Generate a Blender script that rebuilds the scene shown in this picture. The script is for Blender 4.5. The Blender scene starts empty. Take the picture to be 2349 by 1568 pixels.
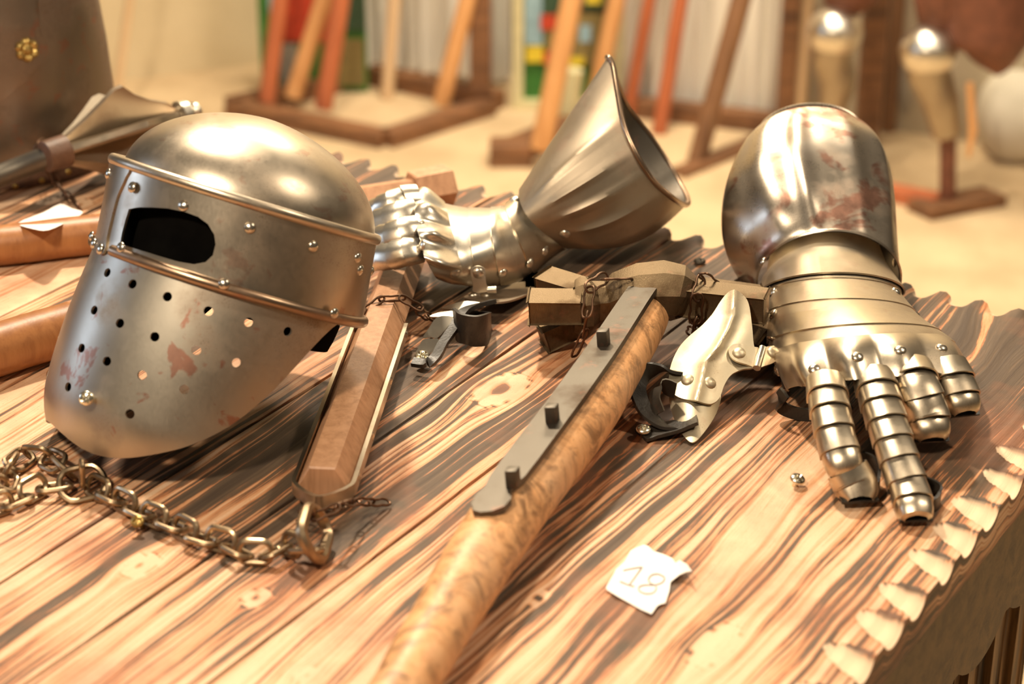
import bpy, math, random
import numpy as np
from mathutils import Vector, Matrix
from mathutils.geometry import delaunay_2d_cdt
random.seed(7); np.random.seed(7)
C = bpy.context.scene.collection
PI = math.pi
# ------------------------------------------------------------------ camera
F = 4790.0; TH = math.radians(25.5); TZ = .78; CZ = TZ + .818
cam = bpy.data.cameras.new('camera'); camo = bpy.data.objects.new('camera', cam); C.objects.link(camo)
camo.location = (0, 0, CZ); camo.rotation_euler = (PI/2 - TH, 0, 0)
cam.sensor_width = 36; cam.lens = F/2349*36; cam.clip_start = .05; cam.clip_end = 60
cam.dof.use_dof = True; cam.dof.focus_distance = 1.80; cam.dof.aperture_fstop = 4.6
bpy.context.scene.camera = camo

def ray(px, py):
    x = (px-1174.5)/F; y = -(py-784)/F
    return Vector((x, math.cos(TH)+y*math.sin(TH), -math.sin(TH)+y*math.cos(TH)))
def P(px, py, h=0.0):                 # point seen at a pixel, at height h above the table
    d = ray(px, py); t = (TZ+h-CZ)/d.z
    return Vector((d.x*t, d.y*t, TZ+h))
def G(px, py, h=0.0): return P(px, py, h-TZ)
def DY(px, py, Y):
    d = ray(px, py); t = Y/d.y
    return Vector((d.x*t, Y, CZ+d.z*t))
def proj(p):
    x, y, z = p[0], p[1], p[2]-CZ
    dep = y*math.cos(TH)-z*math.sin(TH); up = y*math.sin(TH)+z*math.cos(TH)
    return (1174.5+F*x/dep, 784-F*up/dep, dep)
AZ = math.radians(32.1); SU, CU = math.sin(AZ), math.cos(AZ)
def uv(p): return (p[0]*SU+p[1]*CU, p[0]*CU-p[1]*SU)
def xy(u, v): return (u*SU+v*CU, u*CU-v*SU)

# ------------------------------------------------------------------ node materials
def newmat(name):
    m = bpy.data.materials.new(name); m.use_nodes = True
    nt = m.node_tree; b = nt.nodes['Principled BSDF']
    return m, nt, b
def nd(nt, t, **kw):
    n = nt.nodes.new(t)
    for k, v in kw.items():
        if k in n.inputs.keys(): n.inputs[k].default_value = v
        else: setattr(n, k, v)
    return n
def ramp(nt, src, stops, interp='LINEAR'):
    r = nt.nodes.new('ShaderNodeValToRGB'); r.color_ramp.interpolation = interp
    e = r.color_ramp.elements
    while len(e) < len(stops): e.new(.5)
    for el, (p, c) in zip(e, stops):
        el.position = p; el.color = (*c, 1) if len(c) == 3 else c
    nt.links.new(src, r.inputs[0]); return r.outputs[0]
def gray(v): return (v, v, v)
def mix(nt, fac, a, b, mode='MIX'):
    m = nt.nodes.new('ShaderNodeMix'); m.data_type = 'RGBA'; m.blend_type = mode
    for s, i in ((fac, 0), (a, 6), (b, 7)):
        if hasattr(s, 'links'): nt.links.new(s, m.inputs[i])
        elif i == 0: m.inputs[0].default_value = s
        else: m.inputs[i].default_value = (*s, 1)
    return m.outputs[2]
def mth(nt, op, a, b=0.0, c=None, clamp=False):
    m = nt.nodes.new('ShaderNodeMath'); m.operation = op; m.use_clamp = clamp
    for i, s in enumerate((a, b, c)):
        if s is None: continue
        if hasattr(s, 'links'): nt.links.new(s, m.inputs[i])
        else: m.inputs[i].default_value = s
    return m.outputs[0]
def coords(nt, kind='Object', scale=(1, 1, 1), rot=(0, 0, 0), loc=(0, 0, 0)):
    t = nt.nodes.new('ShaderNodeTexCoord'); mp = nt.nodes.new('ShaderNodeMapping')
    mp.inputs['Scale'].default_value = scale; mp.inputs['Rotation'].default_value = rot; mp.inputs['Location'].default_value = loc
    nt.links.new(t.outputs[kind], mp.inputs[0]); return mp.outputs[0]
def noise(nt, vec, scale, detail=3, rough=.55, dist=0.0):
    n = nt.nodes.new('ShaderNodeTexNoise'); n.inputs['Scale'].default_value = scale
    n.inputs['Detail'].default_value = detail; n.inputs['Roughness'].default_value = rough; n.inputs['Distortion'].default_value = dist
    if vec is not None: nt.links.new(vec, n.inputs['Vector'])
    return n.outputs[0]
def bump(nt, b, h, strength, dist=.001):
    n = nt.nodes.new('ShaderNodeBump'); n.inputs['Strength'].default_value = strength; n.inputs['Distance'].default_value = dist
    nt.links.new(h, n.inputs['Height']); nt.links.new(n.outputs[0], b.inputs['Normal'])

def steel(name, base, rough=.3, bd=.0006, stain=(.28, .15, .08), amt=.35, red=.0, rsc=34, rth=.60, scratch=60, metal=1.0, wave=.0, tint=None):
    m, nt, b = newmat(name)
    b.inputs['Metallic'].default_value = metal
    v = coords(nt)
    n1 = noise(nt, v, 14, 5, .62); n2 = noise(nt, v, 900, 2, .7); n3 = noise(nt, v, rsc, 4, .6, .4)
    sc = noise(nt, coords(nt, scale=(1, 1, .06), rot=(.3, .5, 0)), scratch*12, 3, .6)
    f1 = ramp(nt, n1, [(.50, gray(0)), (.72, gray(amt))])
    col = mix(nt, f1, base, stain)
    fr = ramp(nt, n3, [(rth, gray(0)), (rth+.05, gray(red))])
    col = mix(nt, fr, col, (.36, .15, .10))
    pit = ramp(nt, mth(nt, 'MULTIPLY', n2, ramp(nt, n1, [(.4, gray(.55)), (.7, gray(1.15))])), [(.60, gray(0)), (.70, gray(.5))])
    col = mix(nt, pit, col, (.10, .065, .04))
    nt.links.new(col, b.inputs['Base Color'])
    rr = mth(nt, 'ADD', mth(nt, 'MULTIPLY', n1, .22), mth(nt, 'MULTIPLY', sc, .10))
    rr = mth(nt, 'ADD', rr, rough-.16); rr = mth(nt, 'ADD', rr, mth(nt, 'MULTIPLY', f1, .35), clamp=True)
    nt.links.new(rr, b.inputs['Roughness'])
    h = mth(nt, 'ADD', mth(nt, 'MULTIPLY', sc, .25), mth(nt, 'MULTIPLY', n2, .25))
    if wave: h = mth(nt, 'ADD', h, mth(nt, 'MULTIPLY', noise(nt, v, 22, 2), wave))
    bump(nt, b, h, .12 if bd < .001 else .5, bd)
    return m
def plain(name, col, rough=.6, metal=0, var=.25, scale=40, bmp=.15, spec=None, bdist=.001):
    m, nt, b = newmat(name)
    v = coords(nt); n = noise(nt, v, scale, 4)
    c = mix(nt, ramp(nt, n, [(.3, gray(0)), (.7, gray(1))]), tuple(x*(1-var) for x in col), tuple(min(1, x*(1+var)) for x in col))
    nt.links.new(c, b.inputs['Base Color']); b.inputs['Roughness'].default_value = rough; b.inputs['Metallic'].default_value = metal
    if spec is not None: b.inputs['Specular IOR Level'].default_value = spec
    bump(nt, b, noise(nt, v, scale*6, 3), bmp, bdist)
    return m
def woodmat(name, light, dark, axis=2, scale=1.0, rough=.5, lo=.35, hi=.68, mott=0, bmp=.3):
    m, nt, b = newmat(name)
    s = [26*scale]*3; s[axis] = 2.2*scale
    n = noise(nt, coords(nt, scale=tuple(s)), 3, 5, .6, .6)
    s2 = [180*scale]*3; s2[axis] = 6*scale
    n2 = noise(nt, coords(nt, scale=tuple(s2)), 3, 3, .6)
    f = mth(nt, 'ADD', mth(nt, 'MULTIPLY', n, .75), mth(nt, 'MULTIPLY', n2, .25))
    col = ramp(nt, f, [(lo, dark), ((lo+hi)/2, tuple((a+c)/2*1.05 for a, c in zip(light, dark))), (hi, light)])
    if mott:
        k = noise(nt, coords(nt), 38, 6, .72, .9)
        col = mix(nt, ramp(nt, k, [(.46, gray(0)), (.62, gray(mott))]), col, tuple(c*.34 for c in dark))
        k2 = noise(nt, coords(nt, loc=(3, 3, 3)), 9, 3, .6)
        col = mix(nt, ramp(nt, k2, [(.5, gray(0)), (.75, gray(.35))]), col, (.50, .42, .33))
    nt.links.new(col, b.inputs['Base Color']); b.inputs['Roughness'].default_value = rough
    bump(nt, b, f, bmp, .001)
    return m

# burnt pine: stripes follow the 'psi' attribute (a flow field round knots); 'cut' marks freshly carved wood
def tablemat():
    m, nt, b = newmat('burnt_pine')
    at = lambda n: nd(nt, 'ShaderNodeAttribute', attribute_name=n).outputs['Fac']
    psi, cut, knot, uu, ring, groove, bn = at('psi'), at('cut'), at('knot'), at('uu'), at('ring'), at('groove'), at('burn')
    def w1(scale, detail=2, off=0.0):
        cb = nt.nodes.new('ShaderNodeCombineXYZ')
        nt.links.new(mth(nt, 'ADD', mth(nt, 'MULTIPLY', psi, scale), off), cb.inputs[0])
        nt.links.new(mth(nt, 'MULTIPLY', uu, 1.1), cb.inputs[1])
        return noise(nt, cb.outputs[0], 1.0, detail, .55)
    fine = coords(nt, scale=(1, 1, 1), rot=(0, 0, AZ))  # u along +y afterwards
    cb = nt.nodes.new('ShaderNodeCombineXYZ')
    nt.links.new(mth(nt, 'MULTIPLY', psi, 900), cb.inputs[0]); nt.links.new(mth(nt, 'MULTIPLY', uu, 30), cb.inputs[1])
    fib = noise(nt, cb.outputs[0], 1.0, 3, .6)
    a = w1(62, 2); bnd = w1(290, 1, 40.0)
    f = mth(nt, 'ADD', mth(nt, 'MULTIPLY', a, .64), mth(nt, 'MULTIPLY', bnd, .36))
    f = mth(nt, 'ADD', f, mth(nt, 'MULTIPLY', mth(nt, 'SUBTRACT', fib, .5), .16))
    # burnt areas push towards the dark bands
    blob = noise(nt, coords(nt), 5.5, 3, .6)
    f = mth(nt, 'SUBTRACT', f, mth(nt, 'MULTIPLY', mth(nt, 'SUBTRACT', blob, .5), .22))
    f = mth(nt, 'SUBTRACT', f, mth(nt, 'MULTIPLY', bn, .17))
    f = mth(nt, 'ADD', f, mth(nt, 'MULTIPLY', ring, .24))
    f = mth(nt, 'ADD', f, mth(nt, 'MULTIPLY', knot, .16))
    dark = (.085, .052, .030)
    col = ramp(nt, f, [(.30, (.070, .047, .032)), (.430, (.105, .070, .045)), (.478, (.145, .088, .053)), (.486, (.42, .150, .062)), (.512, (.58, .285, .135)), (.60, (.74, .49, .31))])
    red = noise(nt, coords(nt, loc=(5, 1, 0)), 8, 4, .6)
    col = mix(nt, ramp(nt, red, [(.52, gray(0)), (.68, gray(.45))]), col, (.50, .20, .10), 'MULTIPLY') if False else mix(nt, ramp(nt, red, [(.50, gray(0)), (.70, gray(.55))]), col, (.36, .13, .060))
    speck = noise(nt, coords(nt), 620, 2, .7)
    col = mix(nt, ramp(nt, speck, [(.28, gray(.35)), (.40, gray(0))]), col, (.10, .06, .035))
    col = mix(nt, groove, col, (.018, .010, .006))
    col = mix(nt, cut, col, (.84, .62, .42))
    nt.links.new(col, b.inputs['Base Color'])
    r = ramp(nt, f, [(.38, gray(.56)), (.56, gray(.42))]); r = mth(nt, 'ADD', mth(nt, 'MULTIPLY', fib, .12), mth(nt, 'ADD', r, mth(nt, 'MULTIPLY', cut, .3)))
    nt.links.new(r, b.inputs['Roughness']); b.inputs['Specular IOR Level'].default_value = .32
    h = mth(nt, 'ADD', mth(nt, 'MULTIPLY', f, 1.0), mth(nt, 'MULTIPLY', fib, .35))
    bump(nt, b, h, .55, .0016)
    return m
M = {}
M['table'] = tablemat()
M['helm'] = steel('worn_steel', (.54, .465, .365), .34, amt=.35, red=.35, stain=(.27, .17, .10), wave=.5)
M['face'] = steel('stained_steel', (.46, .415, .34), .42, amt=.5, red=.75, stain=(.23, .14, .085), wave=.4)
M['band'] = steel('bronzed_steel', (.36, .255, .175), .34, amt=.5, red=.4, stain=(.20, .10, .055))
M['bright'] = steel('bright_steel', (.72, .665, .56), .32, amt=.2, red=.08, stain=(.34, .24, .14), wave=.8)
M['gaunt'] = steel('polished_steel', (.63, .545, .42), .33, amt=.32, red=.12, stain=(.30, .19, .10), wave=.5)
M['cuffr'] = steel('heat_stained_steel', (.60, .52, .42), .30, amt=.55, red=.75, rsc=15, rth=.53, stain=(.34, .17, .10), wave=.7)
M['cuffl'] = steel('dull_steel', (.40, .33, .245), .50, amt=.4, red=.1, stain=(.22, .13, .075), wave=.4)
M['thumb'] = steel('brassy_steel', (.52, .455, .33), .48, amt=.25, red=.15, stain=(.42, .26, .14), wave=.3)
M['dark'] = steel('dark_forged_steel', (.13, .115, .095), .52, amt=.6, red=.2, stain=(.12, .075, .045), wave=.5)
M['iron'] = steel('rough_cast_iron', bd=.002, base=(.175, .125, .072), rough=.54, amt=.95, red=.2, stain=(.10, .06, .032), wave=1.2)
M['chain'] = steel('brown_steel_chain', (.40, .295, .185), .34, amt=.5, red=.0, stain=(.17, .095, .05))
M['jack'] = steel('rusty_wire', (.16, .095, .06), .40, amt=.5, red=.2, stain=(.10, .05, .03))
M['rivet'] = steel('rivet_steel', (.62, .56, .46), .26, amt=.25, stain=(.3, .2, .12))
M['screw'] = steel('zinc_screw', (.80, .75, .60), .25, amt=.2, stain=(.35, .25, .12))
M['brass'] = steel('brass', (.46, .32, .11), .42, amt=.4, stain=(.25, .15, .05))
M['greath'] = steel('brown_steel', (.27, .215, .165), .42, amt=.7, red=.5, stain=(.15, .085, .05))
M['mace'] = steel('mace_steel', (.38, .32, .245), .36, amt=.4, red=.1, stain=(.2, .13, .08))
M['leather'] = plain('black_leather', (.022, .018, .014), .42, var=.35, scale=60, bmp=.4)
M['leather_brown'] = plain('brown_leather', (.10, .048, .026), .5, var=.35, scale=60, bmp=.4)
M['inner'] = plain('shade_black_lining', (.004, .0035, .003), 1.0, var=.3, spec=.02)  # near-black colour standing in for the shade inside the helmet
M['paper'] = plain('white_paper', (.86, .82, .78), .8, var=.03, scale=30, bmp=.25)
M['ink'] = plain('pencil', (.42, .36, .33), .7, var=.2)
M['hex'] = woodmat('flail_wood', (.60, .33, .185), (.34, .17, .083), 2, 1.6, .42, .3, .7)
M['haft'] = woodmat('mottled_ash', (.78, .45, .22), (.58, .28, .11), 2, 1.0, .46, .35, .7, mott=.8)
M['haft2'] = woodmat('oiled_haft', (.42, .185, .062), (.24, .09, .028), 2, .8, .42, .3, .75)
M['apron'] = woodmat('apron_wood', (.20, .115, .045), (.075, .045, .022), 0, .8, .6, .35, .7)
M['leg'] = woodmat('leg_wood', (.36, .18, .055), (.045, .022, .010), 2, .9, .55, .42, .66)
M['rackw'] = woodmat('rack_wood', (.30, .135, .055), (.06, .026, .012), 0, .5, .6, .3, .7)
M['redsh'] = woodmat('red_shaft', (.52, .155, .06), (.34, .09, .035), 2, .4, .5)
M['tansh'] = woodmat('tan_shaft', (.74, .40, .165), (.55, .26, .09), 2, .4, .5)
M['palesh'] = woodmat('pale_shaft', (.70, .50, .30), (.56, .38, .21), 2, .4, .5)
M['darksh'] = woodmat('dark_shaft', (.30, .15, .07), (.12, .055, .025), 2, .4, .5)

# ------------------------------------------------------------------ objects
ORI = {}
ONTABLE = {'gauntlet', 'flail', 'war_hammer', 'display_chain', 'flanged_mace', 'great_helm', 'wooden_club', 'helmet'}
def obj(name, verts, faces, mat, parent=None, smooth=True, ang=38, label=None, inner=0):
    vs = np.array([tuple(v) for v in verts], dtype=float)
    if parent is not None:
        rt = parent
        while rt.parent: rt = rt.parent
        if rt.name.split('.')[0] in ONTABLE: vs[:, 2] = np.maximum(vs[:, 2], TZ+.0004)
    c = (vs.min(0)+vs.max(0))/2
    me = bpy.data.meshes.new(name)
    me.from_pydata([tuple(r) for r in (vs-c)], [], [tuple(f) for f in faces])
    if not inner: me.validate()
    me.update()
    if smooth:
        me.shade_smooth()
        me.set_sharp_from_angle(angle=math.radians(ang))
    if isinstance(mat, (list, tuple)):
        for x in mat: me.materials.append(x)
    else: me.materials.append(mat)
    if inner:
        mi = np.zeros(len(me.polygons), np.int32); mi[inner:2*inner] = 1; me.polygons.foreach_set('material_index', mi)
    o = bpy.data.objects.new(name, me); C.objects.link(o)
    w = Vector(c)
    if parent is not None:
        o.parent = parent; o.location = w-ORI[parent]
    else: o.location = w
    ORI[o] = w
    if label: o['label'] = label
    return o
def thing(name, label, cat, loc, group=None):
    o = bpy.data.objects.new(name, None); C.objects.link(o); o.empty_display_size = .03
    o.location = loc; ORI[o] = Vector(loc); o['label'] = label; o['category'] = cat
    if group: o['group'] = group
    return o
def tag(o, label, cat, group=None):
    o['label'] = label; o['category'] = cat
    if group: o['group'] = group
    return o
def struct(o): o['kind'] = 'structure'; return o

class MB:
    def __init__(s): s.v = []; s.f = []
    def add(s, vf):
        v, f = vf; n = len(s.v); s.v += [Vector(x) for x in v]; s.f += [tuple(i+n for i in q) for q in f]; return s
    def build(s, name, mat, parent=None, **kw): return obj(name, s.v, s.f, mat, parent, **kw)

def fix_closed(v, f):   # orient faces outward by recalculating with bmesh
    import bmesh
    bm = bmesh.new(); bv = [bm.verts.new(x) for x in v]
    for q in f:
        try: bm.faces.new([bv[i] for i in q])
        except ValueError: pass
    bmesh.ops.recalc_face_normals(bm, faces=bm.faces)
    bm.verts.index_update()
    r = ([x.co.copy() for x in bm.verts], [tuple(y.index for y in q.verts) for q in bm.faces]); bm.free(); return r
def boxvf(c, X, Y, Z, bev=0.0):
    c, X, Y, Z = map(Vector, (c, X, Y, Z))
    if not bev:
        v = [c+X*a+Y*b+Z*d for a in (-1, 1) for b in (-1, 1) for d in (-1, 1)]
        f = [(0, 1, 3, 2), (4, 6, 7, 5), (0, 4, 5, 1), (2, 3, 7, 6), (0, 2, 6, 4), (1, 5, 7, 3)]
        return fix_closed(v, f)
    import bmesh
    bm = bmesh.new(); bmesh.ops.create_cube(bm, size=2)
    for w in bm.verts: w.co = c+X*w.co.x+Y*w.co.y+Z*w.co.z
    bmesh.ops.bevel(bm, geom=list(bm.edges), offset=bev, segments=2, profile=.5, affect='EDGES')
    bmesh.ops.recalc_face_normals(bm, faces=bm.faces); bm.verts.index_update()
    r = ([x.co.copy() for x in bm.verts], [tuple(y.index for y in q.verts) for q in bm.faces]); bm.free(); return r
def tubevf(pts, rad, closed=False, n=10, cap=True, flat=None, up=None, ph=0.0):
    pts = [Vector(p) for p in pts]; m = len(pts)
    if not hasattr(rad, '__len__'): rad = [rad]*m
    T = []
    for i in range(m):
        a = pts[(i-1) % m] if (closed or i > 0) else pts[i]; b = pts[(i+1) % m] if (closed or i < m-1) else pts[i]
        T.append((b-a).normalized())
    N = Vector(up) if up is not None else (Vector((0, 0, 1)) if abs(T[0].z) < .9 else Vector((1, 0, 0)))
    v = []; f = []
    for i in range(m):
        N = (N-T[i]*N.dot(T[i])).normalized() if up is None else (Vector(up)-T[i]*Vector(up).dot(T[i])).normalized()
        B = T[i].cross(N)
        fx, fy = flat if flat else (1, 1)
        for k in range(n):
            a = 2*PI*k/n+ph; v.append(pts[i]+(N*math.cos(a)*fx+B*math.sin(a)*fy)*rad[i])
    for i in range(m if closed else m-1):
        for k in range(n):
            j = (i+1) % m; f.append((i*n+k, i*n+(k+1) % n, j*n+(k+1) % n, j*n+k))
    if cap and not closed: f.append(tuple(range(n-1, -1, -1))); f.append(tuple(range((m-1)*n, m*n)))
    return v, f
def strapvf(pts, wdir, w, th):
    """flat band along pts; wdir = width direction"""
    pts = [Vector(p) for p in pts]; m = len(pts); v = []; f = []
    for i in range(m):
        T = (pts[min(i+1, m-1)]-pts[max(i-1, 0)]).normalized()
        W = Vector(wdir[i] if isinstance(wdir, list) else wdir); W = (W-T*W.dot(T)).normalized(); Nn = T.cross(W)
        ww = w[i] if hasattr(w, '__len__') else w
        for a, b in ((-1, -1), (1, -1), (1, 1), (-1, 1)): v.append(pts[i]+W*ww/2*a+Nn*th/2*b)
    for i in range(m-1):
        for k in range(4): f.append((i*4+k, i*4+(k+1) % 4, i*4+4+(k+1) % 4, i*4+4+k))
    f.append((3, 2, 1, 0)); f.append(tuple((m-1)*4+k for k in range(4)))
    return fix_closed(v, f)
def rivetvf(p, n, r, hgt=.55, seg=14):
    p, n = Vector(p), Vector(n).normalized()
    a = n.cross(Vector((0, 0, 1)) if abs(n.z) < .9 else Vector((1, 0, 0))).normalized(); b = n.cross(a)
    v = []; f = []; R = 6
    for i in range(R):
        t = i/R*PI/2
        for k in range(seg):
            q = 2*PI*k/seg; v.append(p+(a*math.cos(q)+b*math.sin(q))*r*math.cos(t)+n*(r*hgt*math.sin(t)-.0004))
    v.append(p+n*r*hgt)
    for i in range(R-1):
        for k in range(seg): f.append((i*seg+k, i*seg+(k+1) % seg, (i+1)*seg+(k+1) % seg, (i+1)*seg+k))
    for k in range(seg): f.append(((R-1)*seg+k, (R-1)*seg+(k+1) % seg, R*seg))
    f.append(tuple(range(seg-1, -1, -1)))
    return v, f
def rivet(p, n, r, parent, mat=None, name='rivet', hgt=.55):
    v, f = rivetvf(p, n, r, hgt); return obj(name, v, f, mat or M['rivet'], parent)
def crossscrew(p, n, r, name, label, group, mat=None, spin=.4, lift=.002):
    """screw: domed head with a cross recess, plus shank"""
    p, n = Vector(p), Vector(n).normalized()
    a = n.cross(Vector((1, 0, .1))).normalized(); b = n.cross(a)
    a, b = a*math.cos(spin)+b*math.sin(spin), b*math.cos(spin)-a*math.sin(spin)
    root = thing(name, label, 'screw', p-n*.002, group)
    v = []; f = []; seg = 40; rings = [(1, -.10), (1, .05), (.93, .18), (.75, .30), (.5, .38), (.3, .41), (.12, .42)]
    for rr, h in rings:
        for k in range(seg):
            q = 2*PI*k/seg; x, y = rr*math.cos(q), rr*math.sin(q)
            dep = .34 if (min(abs(x), abs(y)) < .10+.04 and max(abs(x), abs(y)) < .58) else 0
            v.append(p+n*(lift+(h-dep)*r)+(a*x+b*y)*r)
    v.append(p+n*(lift+.06*r))
    for i in range(len(rings)-1):
        for k in range(seg): f.append((i*seg+k, i*seg+(k+1) % seg, (i+1)*seg+(k+1) % seg, (i+1)*seg+k))
    for k in range(seg): f.append(((len(rings)-1)*seg+k, (len(rings)-1)*seg+(k+1) % seg, len(rings)*seg))
    f.append(tuple(range(seg-1, -1, -1)))
    obj('screw_head', v, f, mat or M['screw'], root, ang=30)
    vv, ff = tubevf([p+n*(lift), p-n*.012], [r*.42, r*.35], n=12)
    obj('shank', vv, ff, mat or M['screw'], root)
    return root
def inpoly(x, y, poly):
    c = False; j = len(poly)-1
    for i in range(len(poly)):
        xi, yi = poly[i]; xj, yj = poly[j]
        if (yi > y) != (yj > y) and x < (xj-xi)*(y-yi)/(yj-yi)+xi: c = not c
        j = i
    return c
def resample(poly, step, closed=True):
    out = []; n = len(poly)
    for i in range(n if closed else n-1):
        a, b = poly[i], poly[(i+1) % n]; L = math.hypot(b[0]-a[0], b[1]-a[1]); k = max(1, int(L/step+.5))
        for j in range(k): out.append((a[0]+(b[0]-a[0])*j/k, a[1]+(b[1]-a[1])*j/k))
    return out
def spline(pts, closed=False, k=8):
    pts = [Vector(p).to_3d() if len(p) == 2 else Vector(p) for p in pts]; n = len(pts); out = []
    for i in range(n if closed else n-1):
        p1, p2 = pts[i], pts[(i+1) % n]
        p0 = pts[(i-1) % n] if (closed or i > 0) else p1*2-p2
        p3 = pts[(i+2) % n] if (closed or i+2 < n) else p2*2-p1
        for j in range(k):
            t = j/k; out.append(.5*((2*p1)+(p2-p0)*t+(2*p0-5*p1+4*p2-p3)*t*t+(3*p1-p0-3*p2+p3)*t**3))
    if not closed: out.append(pts[-1])
    return out
def sp2(pts, closed=True, k=6): return [(p.x, p.y) for p in spline([(a, b, 0) for a, b in pts], closed, k)]
def solid(v, f, th, flip=False):
    """give an open sheet a real thickness (inward)"""
    V = np.array([tuple(x) for x in v]); N = np.zeros_like(V)
    for q in f:
        n = np.cross(V[q[1]]-V[q[0]], V[q[2]]-V[q[0]])
        for i in q: N[i] += n
    N /= np.maximum(np.linalg.norm(N, axis=1, keepdims=True), 1e-12)
    if flip: N = -N; f = [tuple(reversed(q)) for q in f]
    W = V-N*th; n = len(V); F2 = list(f)+[tuple(i+n for i in reversed(q)) for q in f]
    ed = {}
    for q in f:
        for i in range(len(q)): ed[(q[i], q[(i+1) % len(q)])] = 1
    for (a, b) in ed:
        if (b, a) not in ed: F2.append((b, a, a+n, b+n))
    return [tuple(x) for x in V]+[tuple(x) for x in W], F2
def sheet2d(outline, holes, step, xr=None):
    """triangulate a 2D outline with holes and an interior grid"""
    pts = [Vector(p) for p in outline]; edges = [(i, (i+1) % len(outline)) for i in range(len(outline))]
    for h in holes:
        n = len(pts); pts += [Vector(p) for p in h]; edges += [(n+i, n+(i+1) % len(h)) for i in range(len(h))]
    xs = [p[0] for p in outline]; ys = [p[1] for p in outline]
    bp = np.array([tuple(p) for p in pts])
    x = min(xs)+step*.5
    while x < max(xs):
        y = min(ys)+step*.5
        while y < max(ys):
            if inpoly(x, y, outline) and not any(inpoly(x, y, h) for h in holes):
                if ((bp[:, 0]-x)**2+(bp[:, 1]-y)**2).min() > (step*.45)**2: pts.append(Vector((x, y)))
            y += step
        x += step
    vv, ee, ff, *_ = delaunay_2d_cdt(pts, edges, [], 0, 1e-7)
    out = []
    for q in ff:
        cx = sum(vv[i].x for i in q)/len(q); cy = sum(vv[i].y for i in q)/len(q)
        if inpoly(cx, cy, outline) and not any(inpoly(cx, cy, h) for h in holes): out.append(tuple(q))
    return [(w.x, w.y) for w in vv], out
def gridf(nu, nv, closed_v=False):
    f = []
    for i in range(nu-1):
        for j in range(nv if closed_v else nv-1):
            f.append((i*nv+j, i*nv+(j+1) % nv, (i+1)*nv+(j+1) % nv, (i+1)*nv+j))
    return f
def facing(v, f, toward):
    """True when the sheet's faces look away from 'toward' on average"""
    s = 0
    for q in f[::max(1, len(f)//60)]:
        a, b, c = (Vector(v[i]) for i in q[:3]); s += (b-a).cross(c-a).normalized().dot((Vector(toward)-a).normalized())
    return s < 0
CAMP = Vector((0, 0, CZ))

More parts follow.
